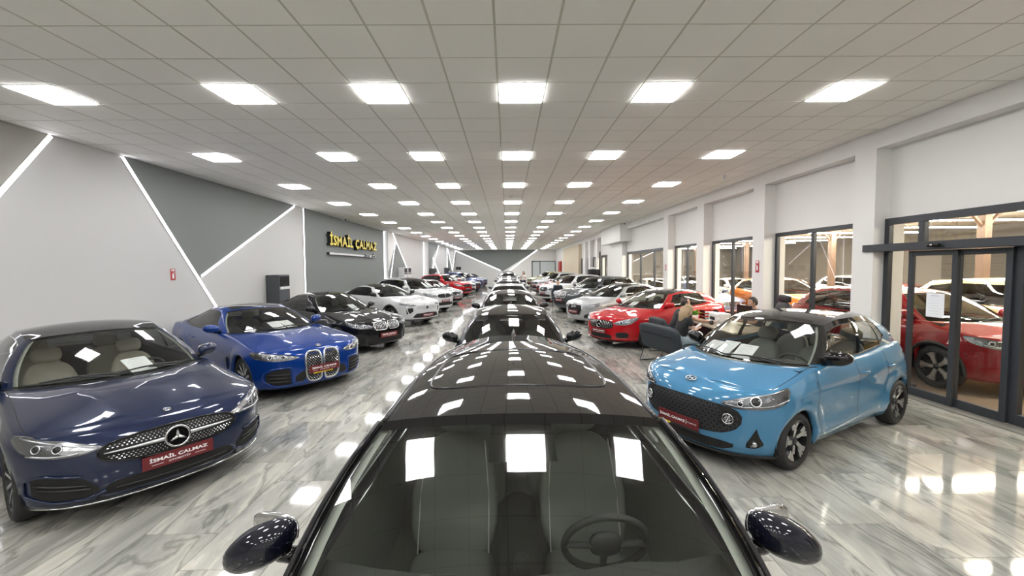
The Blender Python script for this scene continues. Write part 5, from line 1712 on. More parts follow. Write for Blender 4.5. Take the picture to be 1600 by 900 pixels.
# ---- left row
stage_car('saloon_car', 'black saloon with two wide chrome slatted grilles beside the royal blue coupe', 'sedan', 'black_paint', -5.02, 11.75, -34, 'kidney', None, 0, 'vee', roof_mat='roof_black')
LEFTG = 'cars parked at a slant along the left wall'
stage_car('crossover_car', 'white fastback crossover with a black roof and fang shaped lamps', 'fastback', 'white_paint', -4.85, 16.3, -35, 'fastback', None, 0, 'cross', mirror='gloss_black', roof_mat='roof_black')
stage_car('crossover_car', 'white crossover with a dark roof just behind the white fastback', 'suv', 'white_paint', -4.75, 20.4, -35, 'generic', LEFTG, 1, 'five', roof_mat='roof_black', fk=dict(zo=.15, bars=2, frame='lamp_dark', badge='shield'))
stage_car('hatchback_car', 'silver grey hatchback between the white crossover and the red crossover', 'compact', 'pearl_grey_paint', -4.6, 24.2, -35, 'generic', LEFTG, 1, 'five', roof_mat=None, fk=dict(badge='ess', bars=2))
stage_car('crossover_car', 'bright red coupe-shaped crossover in the left row', 'suv', 'red_paint', -4.75, 31.0, -35, 'generic', LEFTG, 1, 'five', fk=dict(zo=.15, bars=2, frame='lamp_dark', badge='ess'))
FARL = [('white_paint', 'compact', 'white hatchback just behind the red crossover'), ('navy_paint', 'sedan', 'dark blue saloon after the white hatchback, left row'), ('blue_paint', 'suv', 'bright blue high car far down the left row'),
        ('navy_paint', 'compact', 'dark blue hatchback third from the far end of the left row'), ('steel_blue_paint', 'sedan', 'lilac blue saloon next to last in the left row'), ('white_paint', 'compact', 'white hatchback last in the left row, near the far wall')]
for k, (pt, sp, lb) in enumerate(FARL):
    stage_car({'suv': 'crossover_car', 'sedan': 'saloon_car'}.get(sp, 'hatchback_car'), lb, sp, pt, -4.6 + .04 * k, 34.3 + 3.0 * k, -35, 'generic', LEFTG, 2, fk=dict(zo=.15 if sp == 'suv' else 0))

# ---- right row
RIGHTG = 'cars parked at a slant along the right wall'
S_RED = stage_car('hatchback_car', 'red hatchback with a round star badge in a slatted grille', 'compact', 'red_paint', 4.28, 11.76, 209, 'star', None, 0, 'twin', roof_mat='roof_black', sidegl='side_glass')
stage_car('hatchback_car', 'silver hatchback with four rings on a six-sided grille', 'compact', 'silver_paint', 4.28, 16.0, 209, 'rings', None, .4, 'multi', roof_mat='roof_black', trim='chrome')
stage_car('suv_car', 'dark grey off-roader with two upright slatted grilles in the right row', 'suv', 'grey_paint', 4.30, 19.7, 209, 'kidney', None, .4, 'twin', fk=dict(zoff=.17, wide=.40, h=.26, slats=8, plate=.42), roof_mat='roof_black', trim='chrome')
stage_car('suv_car', 'white off-roader behind the man in the dark jacket, right row', 'suv', 'white_paint', 4.06, 25.5, 209, 'generic', RIGHTG, 1, 'five', fk=dict(zo=.12, gh=.13, width=.40, bars=4, frame='lamp_chrome', badge='rings'))
FARR = [('dark_red_paint', 'compact', 'dark red hatchback just behind the white off-roader, right row'), ('white_paint', 'suv', 'white crossover fourth from the far end of the right row'), ('pearl_grey_paint', 'compact', 'grey hatchback third from the far end of the right row'), ('beige_paint', 'suv', 'pale green high car next to last in the right row'), ('white_paint', 'compact', 'white hatchback last in the right row, near the red cabinet')]
for k, (pt, sp, lb) in enumerate(FARR):
    stage_car('crossover_car' if sp == 'suv' else 'hatchback_car', lb, sp, pt, 4.2, 30.6 + 3.9 * k, 206, 'generic', RIGHTG, 2, fk=dict(zo=.15 if sp == 'suv' else 0))

# ---- cars in the neighbouring hall, behind the glass
HALLG = 'cars in the neighbouring hall behind the glazing'
S_HALLRED = stage_car('crossover_car', 'dark red crossover close behind the sliding glass door', 'suv', 'dark_red_paint', 8.02, 8.2, -86, 'generic', None, 0, 'five', fk=dict(zo=.15, bars=2), L=4.45, screen='screen_glass', xw0=1.42, xw1=1.00, xt0=.60, xt1=.44)

stage_car('suv_car', 'pale gold off-roader seen through the sliding door', 'suv', 'gold_paint', 10.75, 8.1, -86, 'generic', HALLG, 1, 'five', fk=dict(zo=.15), sidegl='dark_glass').root.scale = (1.04, 1.0, 1.09)
stage_car('hatchback_car', 'orange car in the neighbouring hall, seen through the window beside the desk', 'suv', 'orange_paint', 10.2, 15.0, -86, 'generic', HALLG, 1, 'five', fk=dict(zo=.15))
stage_car('saloon_car', 'dark red saloon seen through the pane nearest the sliding door', 'compact', 'dark_red_paint', 13.5, 13.7, -86, 'generic', HALLG, 1, 'five')
stage_car('saloon_car', 'grey blue saloon close behind the second window, in front of the orange car', 'sedan', 'steel_blue_paint', 8.1, 17.5, -86, 'generic', HALLG, 1, 'five')
stage_car('hatchback_car', 'white hatchback behind the third window', 'compact', 'white_paint', 8.2, 22.6, -86, 'generic', HALLG, 2, 'five')
stage_car('suv_car', 'black off-roader in the second line of the neighbouring hall', 'suv', 'black_paint', 14.4, 9.0, -86, 'generic', HALLG, 2, fk=dict(zo=.15))
stage_car('saloon_car', 'silver saloon in the second line of the neighbouring hall', 'sedan', 'silver_paint', 12.0, 21.4, -84, 'generic', HALLG, 2)
stage_car('suv_car', 'silver estate car beyond the gold off-roader', 'suv', 'silver_paint', 15.6, 17.6, -84, 'generic', HALLG, 2, fk=dict(zo=.15))
stage_car('saloon_car', 'grey saloon third in line along the neighbouring hall', 'sedan', 'grey_paint', 12.2, 27.0, -84, 'generic', HALLG, 2)
# ---------------------------------------------------------------- neighbouring hall
mat('hall_floor_tile', (.34, .26, .19), .25)
mat('hall_wall', (.19, .175, .155), .7)
mat('hall_ceiling', (.40, .35, .28), .7)
mat('hall_dark', (.10, .09, .075), .8)
mat('wood_post', (.12, .072, .046), .5)
mat('line_light', (1, 1, 1), .5, emit=(1.0, .92, .79), estr=HALL_STRENGTH)
HX0, HX1, HY0, HY1, HZ = XRc + .30, 20.5, -3.0, 36.0, 3.75
hf = MB().box(((HX0 + HX1) / 2 - .15, (HY0 + HY1) / 2, -.055), (HX1 - HX0 + .3, HY1 - HY0, .11)).build('floor_hall', M['hall_floor_tile']); tag(hf, kind='structure')
hc = MB().box(((HX0 + HX1) / 2, (HY0 + HY1) / 2, HZ + .05), (HX1 - HX0, HY1 - HY0, .1)).build('ceiling_hall', M['hall_ceiling']); tag(hc, kind='structure')
sl = MB()
k = HX0 + .2
while k < HX1 - .1:
    sl.box((k, (HY0 + HY1) / 2, HZ - .02), (.10, HY1 - HY0, .04)); k += .16
tag(sl.build('ceiling_slat', M['hall_ceiling'], hc), kind='stuff')
wallbox('wall_hall', HX1, HX1 + .2, HY0, HY1, -.1, HZ + .1, M['hall_wall'])
wallbox('wall_hall', HX0, HX1 + .2, HY1, HY1 + .2, -.1, HZ + .1, M['hall_wall'])
wallbox('wall_hall', HX0, HX1 + .2, HY0 - .2, HY0, -.1, HZ + .1, M['hall_dark'])
for x, y in ((12.55, 10.75), (13.4, 16.9), (13.4, 23.0), (13.4, 29.1)):
    o = MB().box((x, y, HZ / 2), (.20, .20, HZ), bev=.01).build('pillar_hall', M['wood_post']); tag(o, kind='structure')
    b = MB(); b.add(*(lambda: (None, None))()) if False else None
    for dx, dy in ((1, 0), (-1, 0)):
        b = MB(); b.tube([(x, y, HZ - .75), (x + dx * .65, y + dy * .65, HZ - .05)], .05, 6); b.build('brace', M['wood_post'], o)
for k, y in enumerate((4.6, 7.0, 9.8, 11.9, 14.2, 16.4, 19.0, 21.4, 23.8, 27.0, 30.0)):
    e = empty('linear_light', (12.4, y, HZ - .40))
    tag(e, '%s long line light hung under the slatted ceiling of the neighbouring hall' % ORD[k], 'ceiling light', 'line lights in the neighbouring hall')
    MB().box((0, 0, 0), (8.6, .05, .035)).build('diffuser', M['line_light'], e)
    MB().box((0, 0, .035), (8.6, .06, .035)).build('housing', M['hall_dark'], e)
    for dx in (-3.2, 0, 3.2):
        MB().tube([(dx, 0, .05), (dx, 0, .395)], .008, 6).build('rod', M['hall_dark'], e)
d2 = MB().box((HX1 - .03, 16.6, 1.35), (.06, 5.2, 2.7), bev=.01).build('door_2', M['hall_dark']); tag(d2, kind='structure')
for k in range(9): MB().box((HX1 - .065, 16.6, .18 + .29 * k), (.02, 5.1, .25), bev=.006).build('panel', M['hall_dark'], d2)
def fan(x, y, z, label):
    e = empty('wall_fan', (x, y, z)); tag(e, label, 'fan')
    b = MB()
    for r in (.30, .22, .14): b.tube([(0, r * math.cos(t), r * math.sin(t)) for t in np.linspace(0, 2 * PI, 25)[:-1]], .008, 6, closed=True)
    for k in range(8): b.tube([(0, .04 * math.cos(k * PI / 4), .04 * math.sin(k * PI / 4)), (0, .30 * math.cos(k * PI / 4), .30 * math.sin(k * PI / 4))], .005, 5)
    b.build('guard', M['plate_white'], e)
    b = MB(); b.blob((.06, 0, 0), (.07, .07, .07), 2.2, 12, 8); b.build('motor', M['lamp_dark'], e, smooth=True)
    for k in range(3):
        t = 2 * PI * k / 3
        b = MB(); b.blob((.03, .14 * math.cos(t), .14 * math.sin(t)), (.012, .11, .06), 2.4, 10, 6, Matrix.Rotation(t, 3, 'X')); b.build('blade', M['lamp_dark'], e, smooth=True)
    return e
fan(HX1 - .20, 12.9, 2.55, 'round wall fan on the far side of the neighbouring hall')

# ---------------------------------------------------------------- sign on the left wall
mat('sign_yellow', (.72, .58, .035), .4, emit=None)
mat('sign_black', (.012, .012, .012), .4)
mat('sign_silver', (.62, .63, .64), .35, .3)
def sign_word(word, y0, y1, zbase, cap, depth, name, label, cat, face, side, bold, x=-7.544):
    e = empty(name, (x, (y0 + y1) / 2, zbase)); tag(e, label, cat)
    glyph = []
    for ch in word:
        if ch == ' ':
            glyph.append((None, .30)); continue
        v, f = text_mesh(ch, 1.0, 0.0, bold, 1.0, 'LEFT'); v = np.array(v)
        glyph.append((ch, v[:, 0].max() - v[:, 0].min()))
    v, f = text_mesh('M', 1.0, 0.0, bold, 1.0, 'LEFT'); v = np.array(v); hM = v[:, 1].max() - v[:, 1].min(); bM = v[:, 1].min()
    gap = .055
    tot = sum(g[1] for g in glyph) + gap * (len(glyph) - 1)
    sx = (y1 - y0) / tot; sz = cap / hM
    y = y0
    for ch, w_ in glyph:
        if ch:
            v, f = text_mesh(ch, 1.0, 0.0, bold, 1.0, 'LEFT'); v = np.array(v)
            v2, f2 = text_mesh(ch, 1.0, .5, bold, 1.0, 'LEFT'); v2 = np.array(v2)
            # centre-aligned lines sit differently with dots or cedillas: put every letter on the base line of its own shape
            base = v[:, 1].min() if ch != 'Ç' else v[:, 1].max() - hM
            f_ = lambda q, h: (h, y + (q[0] - v[:, 0].min()) * sx - (y0 + y1) / 2, (q[1] - base) * sz)
            o = mesh_obj('letter', [f_(q, depth * .5 + q[2] * depth) for q in v2], f2, M[side], e)
            mesh_obj('letter_face', [f_(q, depth + .004) for q in v], f, M[face], o)
        y += (w_ + gap) * sx
    return e
sign_word('İSMAİL ÇALMAZ', 17.3, 23.4, 3.09, .43, .16, 'wall_lettering', 'big yellow letters with dark sides on the grey left wall', 'sign', 'sign_yellow', 'sign_black', .034)
sign_word('OTOMOTİV', 21.65, 23.35, 2.66, .17, .12, 'wall_lettering', 'small silver letters at the end of the bar under the yellow lettering', 'sign', 'sign_silver', 'sign_black', .022)
e = empty('sign_bar', (-7.544, 19.4, 2.745)); tag(e, 'long silver bar on the grey left wall under the yellow lettering', 'sign')
MB().box((.06, 0, 0), (.12, 4.2, .085)).build('backing', M['sign_black'], e); MB().box((.125, 0, 0), (.012, 4.2, .085)).build('face', M['sign_silver'], e)

def placard(y, z, x, sgn, label, h=.26, w=.13):
    e = empty('fire_placard', (x, y, z)); tag(e, label, 'sign')
    MB().box((sgn * .004, 0, 0), (.008, w, h)).build('board', M['red_sign'], e)
    b = MB(); b.box((sgn * .009, 0, h * .40), (.003, w * .8, h * .09)); b.box((sgn * .009, 0, h * .30), (.003, w * .6, h * .05)); b.build('caption', M['plate_white'], e)
    b = MB(); b.prism([(-.025, -.09), (.025, -.09), (.025, .0), (.012, .02), (.012, .035), (-.012, .035), (-.012, .02), (-.025, .0)], .008, .011, lambda u, v, hh: (sgn * hh, u * w / .13, v)); b.build('pictogram', M['plate_white'], e)
    b = MB(); b.prism([(.02, .045), (.05, .02), (.055, .025), (.025, .055)], .008, .011, lambda u, v, hh: (sgn * hh, u * w / .13, v)); b.build('pictogram', M['plate_white'], e)
placard(9.36, 2.0, -7.55, 1, 'small red fire extinguisher placard on the pale left wall')
placard(10.32, 2.06, XR, -1, 'red fire extinguisher placard on the pier between the first two windows', .30, .14)
placard(16.35, 2.05, XR, -1, 'narrow red placard on the pier beside the wide window', .26, .12)

# ---------------------------------------------------------------- floor standing air conditioners
mat('unit_grey', (.060, .066, .074), .4)
mat('unit_white', (.66, .66, .66), .4)
def aircon(x, y, label, m_='unit_grey', h=1.92, w=.62, d=.42, group=None):
    """x = wall face; front towards +x"""
    e = empty('air_conditioner', (x, y, 0)); tag(e, label, 'air conditioner', group)
    MB().box((d / 2 + .01, 0, h / 2), (d, w, h), bev=.015).build('casing', M[m_], e)
    v = MB().box((d + .012, 0, h - .20), (.012, w * .86, .30)).build('outlet', M['matte_black'], e)
    for k in range(6):
        MB().box((d + .022, 0, h - .32 + .048 * k), (.014, w * .84, .012)).build('louvre', M['lamp_dark'], v)
    MB().box((d + .02, 0, h - .42), (.03, w * .9, .085), bev=.006).build('display', M['unit_white' if m_ != 'unit_white' else 'lamp_dark'], e)
    g = MB().box((d + .012, 0, .35), (.012, w * .84, .5)).build('intake', M['lamp_dark'], e)
    return e
aircon(-7.55, 13.2, 'dark grey floor-standing air conditioner by the left wall behind the black saloon')
aircon(-7.30, 27.95, 'nearer of two white floor-standing air conditioners by the left wall', 'unit_white', 2.15, .85, .40)
aircon(-7.30, 29.05, 'farther of two white floor-standing air conditioners by the left wall', 'unit_white', 2.15, .85, .40)
aircon(-6.83, 36.6, 'dark air conditioner below the branching light strips on the left wall', 'unit_grey', 2.05, .9, .45)
aircon(-6.87, 45.2, 'dark air conditioner behind the blue cars, last on the left wall', 'unit_grey', 2.1, 1.0, .45)
e = empty('wall_screen', (-6.4, YF - .008, 2.0)); tag(e, 'small dark screen low on the far wall at the left', 'screen')
MB().box((0, -.03, 0), (.66, .06, .36), bev=.01).build('housing', M['lamp_dark'], e); MB().box((0, -.063, 0), (.60, .004, .30)).build('panel', M['gloss_black'], e)

# ---------------------------------------------------------------- far right corner
w10 = empty('window_10', (4.85, YF - .02, 0)); tag(w10, kind='structure')
mat('frosted_pane', (.55, .60, .60), .35)
for nm, x0, x1, z0, z1 in (('frame_rail', -1.7, 1.4, 2.78, 2.86), ('frame_post', -1.7, -1.58, 0, 2.78), ('mullion', -.66, -.56, 0, 2.78), ('frame_post', 1.33, 1.4, 0, 2.78)):
    MB().box(((x0 + x1) / 2, 0, (z0 + z1) / 2), (x1 - x0, .06, z1 - z0)).build(nm, M['frame_dark'], w10)
for x0, x1 in ((-1.58, -.66), (-.56, 1.33)):
    MB().box(((x0 + x1) / 2, 0, 1.39), (x1 - x0, .012, 2.78)).build('pane', M['frosted_pane'], w10)
e = empty('hose_cabinet', (6.28, 48.6, 1.5)); tag(e, 'tall red fire hose cabinet on the right wall near the far corner', 'cabinet')
MB().box((-.10, 0, .6), (.20, 1.9, 1.25), bev=.02).build('body', M['fire_red'], e); MB().box((-.205, 0, .6), (.012, 1.7, 1.1)).build('door', M['red_sign'], e); MB().box((-.22, .7, .6), (.02, .05, .15)).build('handle', M['chrome'], e)
e = empty('kiosk', (5.85, 28.1, 0)); tag(e, 'black display stand with a small white item on top, by the right wall', 'stand')
MB().box((.0, 0, .95), (.75, .45, 1.9), bev=.02).build('body', M['lamp_dark'], e)
for z in (1.25, 1.55): MB().box((.0, -.235, z), (.66, .02, .20)).build('panel', M['gloss_black'], e)
b = MB(); b.tube([(.46, 0, 0), (.46, 0, 3.1)], .05, 8); b.build('post', M['lamp_dark'], e)
b = MB(); b.blob((-.05, 0, 1.974), (.16, .10, .07), 3, 12, 8); o = b.build('paper_roll', M['sheet_white'], None, smooth=True); o.location = (5.85, 28.1, 0); tag(o, 'white roll lying on the black display stand', 'paper')

# ---------------------------------------------------------------- ceiling fixtures
def cctv(x, y, z, dx, label):
    e = empty('security_camera', (x, y, z)); tag(e, label, 'camera')
    b = MB(); b.lathe([(.0, 0), (.05, 0), (.05, -.03), (.015, -.04), (.015, -.10)], 14); b.build('mount', M['plate_white'], e, smooth=True)
    b = MB(); b.tube([(-.02 * dx, .03, -.11), (.11 * dx, -.08, -.13)], [.042, .042], 14); b.build('housing', M['plate_white'], e, smooth=True)
    b = MB(); b.tube([(.105 * dx, -.076, -.129), (.122 * dx, -.091, -.132)], .036, 14); b.build('lens', M['gloss_black'], e, smooth=True)
cctv(-7.2, 18.3, ZC - .001, 1, 'small white security camera on the ceiling above the yellow lettering')
cctv(6.0, 20.8, ZC - .001, -1, 'small white security camera under the ceiling near the boxed-in duct')
e = empty('smoke_detector', (5.45, 10.35, ZC - .0005)); tag(e, 'white smoke detector on the ceiling near the right wall', 'detector')
b = MB(); b.lathe([(0, 0), (.045, 0), (.045, -.03), (.03, -.04)], 16); b.build('base', M['plate_white'], e, smooth=True)
b = MB(); b.lathe([(.03, -.04), (.042, -.06), (.035, -.10), (0, -.105)], 16); b.build('sensor', M['sheet_white'], e, smooth=True)
e = empty('smoke_detector', (.16, 13.25, ZC - .0005)); tag(e, 'flat round detector on the ceiling between middle light panels', 'detector')
b = MB(); b.lathe([(0, 0), (.09, 0), (.09, -.02), (.05, -.045), (0, -.05)], 18); b.build('base', M['plate_white'], e, smooth=True)

# ---------------------------------------------------------------- price sheets behind the windscreens and the notice on the door
def sheet(name, label, cat, c, right, up, w=.21, h=.297, lines=9, group=None, heading=True, head_text=None):
    c, r, u = Vector(c), Vector(right).normalized(), Vector(up).normalized()
    n = r.cross(u).normalized(); u = n.cross(r)
    e = empty(name, c); tag(e, label, cat, group)
    P_ = lambda a, b, h_: tuple(r * a + u * b + n * h_)
    MB().prism([(-w / 2, -h / 2), (w / 2, -h / 2), (w / 2, h / 2), (-w / 2, h / 2)], -.0008, .0008, P_).build('paper', M['sheet_white'], e)
    b = MB()
    for k in range(lines):
        z = h * .30 - h * .66 * k / max(1, lines - 1)
        ww = w * (.36 if k % 3 else .30)
        b.prism([(-ww, z), (ww * (.9 - .3 * (k * 7 % 4) / 4), z), (ww * (.9 - .3 * (k * 7 % 4) / 4), z + h * .012), (-ww, z + h * .012)], .0009, .0016, P_)
    if heading: b.prism([(-w * .22, h * .38), (w * .22, h * .38), (w * .22, h * .42), (-w * .22, h * .42)], .0009, .0016, P_)
    o = b.build('print', M['sheet_print'], e); tag(o, kind='stuff')
    return e

def screen_sheet(s, y, t, label, w=.21, h=.297, spin=0.0, inset=.03, group='price sheets behind windscreens', lean=None):
    """sheet leaning against the inside of the windscreen of car s; t = height along the glass"""
    B, R = s.Bf, s.Rf
    yb = B[:, 1]
    def on(yy, tt):
        k = abs(yy)
        b = np.array([np.interp(k, yb, B[:, i]) for i in range(3)]); kk = k * R[-1, 1] / B[-1, 1]
        r = np.array([np.interp(kk, R[:, 1], R[:, i]) for i in range(3)])
        b[1] = math.copysign(k, yy); r[1] = math.copysign(kk, yy)
        return b * (1 - tt) + r * tt
    p = on(y, t); up = on(y, t + .15) - p; rt = on(y + .05, t) - on(y - .05, t)
    up = up / np.linalg.norm(up); rt = rt / np.linalg.norm(rt)
    n = np.cross(rt, up); n /= np.linalg.norm(n)
    if n[0] < 0: n = -n; 
    p = p - n * inset * .3
    c, s_ = math.cos(spin), math.sin(spin)
    r2 = rt * c + up * s_; u2 = up * c - rt * s_
    mw = Matrix.Translation(s.root.location) @ Matrix.Rotation(s.root.rotation_euler.z, 4, 'Z')
    m3 = mw.to_3x3()
    return sheet('price_sheet', label, 'paper', mw @ Vector(p), m3 @ Vector(r2), m3 @ Vector(u2), w, h, group=group)
# ---------------------------------------------------------------- people
mat('skin', (.50, .29, .20), .55)
mat('skin_pale', (.58, .37, .27), .55)
mat('hair_dark', (.018, .013, .010), .6)
mat('hair_blond', (.33, .235, .13), .55)
mat('cloth_black', (.014, .014, .016), .85)
mat('cloth_navy', (.018, .022, .035), .85)
mat('cloth_white', (.62, .61, .58), .85)
mat('jeans_pale', (.28, .34, .38), .85)
mat('jeans_dark', (.03, .035, .05), .85)
mat('eye_white', (.7, .7, .68), .3)
mat('lips', (.36, .13, .11), .5)

def skinned(name, V, E, R, m_, parent, levels=2, root=0):
    me = bpy.data.meshes.new(name); me.from_pydata([tuple(v) for v in V], E, []); me.update(); me.materials.append(m_)
    o = bpy.data.objects.new(name, me); link(o, parent)
    md = o.modifiers.new('skin', 'SKIN'); md.use_smooth_shade = True
    sv = me.skin_vertices[0].data if me.skin_vertices else None
    if sv is None:
        bm = bmesh.new(); bm.from_mesh(me); bm.verts.layers.skin.verify(); bm.to_mesh(me); bm.free(); sv = me.skin_vertices[0].data
    for i, r in enumerate(R):
        sv[i].radius = (r, r) if not hasattr(r, '__len__') else r
        sv[i].use_root = (i == root)
    sd = o.modifiers.new('subsurf', 'SUBSURF'); sd.levels = levels; sd.render_levels = levels
    return o

def person(label, loc, rz, J, cloth, hair, skin='skin', long_hair=False, sleeves='short', group=None, trousers='jeans_dark', female=False, head_dir=(1, 0, 0), bald=False):
    """J: joint name -> position (person's own frame, +x ahead)"""
    e = empty('person', loc, rz); tag(e, label, 'person', group)
    V, E, R = [], [], []
    idx = {}
    def add(n, p, r, par=None):
        idx[n] = len(V); V.append(Vector(p)); R.append(r)
        if par is not None: E.append((idx[par], idx[n]))
    j = {k: Vector(v) for k, v in J.items()}
    cs = .80                                   # under the clothes the body is a little slimmer
    fx = .92 if female else 1.0
    add('pelvis', j['pelvis'], (.13 * cs, .11 * cs))
    add('waist', j['pelvis'].lerp(j['chest'], .5), (.125 * fx * cs, .095 * cs), 'pelvis')
    add('chest', j['chest'], (.15 * fx * cs, .105 * cs), 'waist')
    add('neck', j['neck'], .056 * fx, 'chest')
    hd = Vector(head_dir).normalized()
    add('skull', j['neck'].lerp(j['head'], .55), .058, 'neck')
    for s_ in ('l', 'r'):
        sh = j['shoulder_' + s_]
        add('sh' + s_, sh, .050 * fx, 'chest')
        add('el' + s_, j['elbow_' + s_], .042 * fx, 'sh' + s_)
        add('fa' + s_, j['elbow_' + s_].lerp(j['wrist_' + s_], .35), .040 * fx, 'el' + s_)
        add('wr' + s_, j['wrist_' + s_], .026 * fx, 'fa' + s_)
        d = (j['wrist_' + s_] - j['elbow_' + s_]).normalized()
        hp = j['wrist_' + s_] + d * .055
        add('pm' + s_, hp, (.034, .022), 'wr' + s_)
        side = d.cross(Vector((0, 0, 1)))
        side = side.normalized() if side.length > 1e-3 else Vector((0, 1, 0))
        down = side.cross(d)
        for k, ln in enumerate((.065, .075, .078, .062)):
            b0 = hp + d * .03 + side * (.026 - .0175 * k)
            add('f%s%d' % (s_, k), b0, .0095, 'pm' + s_)
            add('g%s%d' % (s_, k), b0 + d * ln * .5 + down * .008, .0088, 'f%s%d' % (s_, k))
            add('h%s%d' % (s_, k), b0 + d * ln * .8 + down * .032, .008, 'g%s%d' % (s_, k))
        add('t%s0' % s_, hp - d * .012 + side * .036, .011, 'pm' + s_)
        add('t%s1' % s_, hp + d * .026 + side * .052 + down * .014, .009, 't%s0' % s_)
        add('hp' + s_, j['hip_' + s_], .076 * fx, 'pelvis')
        add('kn' + s_, j['knee_' + s_], .048, 'hp' + s_)
        add('ca' + s_, j['knee_' + s_].lerp(j['ankle_' + s_], .35), .046, 'kn' + s_)
        add('an' + s_, j['ankle_' + s_], .036, 'ca' + s_)
        add('ft' + s_, j['ankle_' + s_] + (Vector(j.get('toe', (1, 0, 0)))) * .15 + Vector((0, 0, -.045)), .032, 'an' + s_)
    body = skinned('body', V, E, R, M[skin], e)
    # head: one shaped surface with nose, brow and chin
    rot = Vector((1, 0, 0)).rotation_difference(hd).to_matrix()
    b = MB()
    def face(q):
        x, y, z = q
        if z < 0:
            t = -z / .125
            y *= 1 - .32 * t ** 1.6; x = x * (1 - .10 * t) + .012 * t
        if x > 0:
            x += .022 * math.exp(-(y / .016) ** 2) * math.exp(-((z + .018) / .030) ** 2)      # nose
            x += .007 * math.exp(-((z + .066) / .012) ** 2) * math.exp(-(y / .03) ** 2)          # lips
            x += .010 * math.exp(-((z + .105) / .022) ** 2) * math.exp(-(y / .03) ** 2)          # chin
            x -= .010 * (math.exp(-((abs(y) - .033) / .018) ** 2)) * math.exp(-((z - .012) / .016) ** 2)   # eye sockets
        return (x, y, z)
    b.blob(j['head'], (.098, .076, .122), 2.15, 36, 26, rot, fn=face)
    o = b.build('head', M[skin], e, smooth=True)
    hp = j['head']
    for sg in (1, -1):
        b = MB(); b.blob(hp + rot @ Vector((.081, sg * .032, .012)), (.011, .013, .008), 2, 10, 8, rot); eye = b.build('eye', M['eye_white'], o, smooth=True)
        b = MB(); b.blob(hp + rot @ Vector((.004, sg * .079, -.006)), (.018, .009, .030), 2.2, 10, 8, rot); b.build('ear', M[skin], o, smooth=True)
        b = MB(); b.tube([hp + rot @ Vector((.090, sg * .016, .030)), hp + rot @ Vector((.088, sg * .036, .034)), hp + rot @ Vector((.074, sg * .052, .029))], .004, 5); b.build('eyebrow', M[hair], o)
    b = MB(); b.tube([hp + rot @ Vector((.090, -.022, -.064)), hp + rot @ Vector((.100, 0, -.063)), hp + rot @ Vector((.090, .022, -.064))], .005, 6); b.build('mouth', M['lips'], o, smooth=True)
    b = MB()
    def hs(q):
        x, y, z = q
        if x > .035 and z < (.075 if not bald else .12): x = .035 + (x - .035) * .2
        if z < -.03 and not long_hair: x = min(x, -.02); z = max(z, -.075); y *= .9
        if bald and z > .06 : x *= .82; y *= .86; z *= .9
        return (x - .006, y, z)
    b.blob(hp + Vector((0, 0, .008)), (.108, .086, .128), 2.2, 28, 18, rot, fn=hs)
    h = b.build('hair', M[hair], e, smooth=True)
    if long_hair:
        b = MB()
        for k in range(15):
            t = -1.15 + 2.3 * k / 14
            p0 = hp + rot @ Vector((-.085 * math.cos(t) - .01, .088 * math.sin(t), .03))
            p1 = hp + rot @ Vector((-.105 * math.cos(t) - .01, .100 * math.sin(t), -.10)); p2 = Vector((p1.x - .01, p1.y * 1.05 - hp.y * .05, hp.z - .25)); p3 = Vector((p2.x + .01, p2.y, hp.z - .36 - .02 * math.sin(k * 2.1)))
            b.tube([p0, p1, p2, p3], [.026, .032, .028, .008], 8)
        b.build('hair_strands', M[hair], h, smooth=True)
    # clothes: a second skin over the trunk, sleeves and legs
    V, E, R = [], [], []; idx.clear()
    add('pelvis', j['pelvis'] + Vector((0, 0, -.01)), (.160, .140)); add('waist', j['pelvis'].lerp(j['chest'], .5), (.155 * fx, .125), 'pelvis'); add('chest', j['chest'], (.175 * fx, .130), 'waist')
    add('collar', j['chest'].lerp(j['neck'], .75), .066, 'chest')
    for s_ in ('l', 'r'):
        add('sh' + s_, j['shoulder_' + s_], .080 * fx, 'chest')
        if sleeves == 'short': add('sl' + s_, j['shoulder_' + s_].lerp(j['elbow_' + s_], .62), .066 * fx, 'sh' + s_)
        else:
            add('el' + s_, j['elbow_' + s_], .055, 'sh' + s_); add('cu' + s_, j['elbow_' + s_].lerp(j['wrist_' + s_], .93), .040, 'el' + s_)
    skinned('shirt', V, E, R, M[cloth], e)
    V, E, R = [], [], []; idx.clear()
    add('pelvis', j['pelvis'] + Vector((0, 0, -.03)), (.142, .122))
    for s_ in ('l', 'r'):
        add('hp' + s_, j['hip_' + s_], .108 * fx, 'pelvis'); add('kn' + s_, j['knee_' + s_], .074, 'hp' + s_); add('an' + s_, j['knee_' + s_].lerp(j['ankle_' + s_], .92), .056, 'kn' + s_)
    skinned('trousers', V, E, R, M[trousers], e)
    for s_ in ('l', 'r'):
        a = j['ankle_' + s_]; d = Vector(j.get('toe', (1, 0, 0)))
        b = MB(); b.blob(a + d * .07 + Vector((0, 0, -.040)), (.135, .048, .046), 2.6, 16, 8, Vector((1, 0, 0)).rotation_difference(d).to_matrix(), fn=lambda q: (q.x, q.y, q.z * (1 if q.x < .02 or q.z < 0 else .65)))
        b.build('shoe', M['cloth_black' if not female else 'cloth_white'], e, smooth=True)
    return e

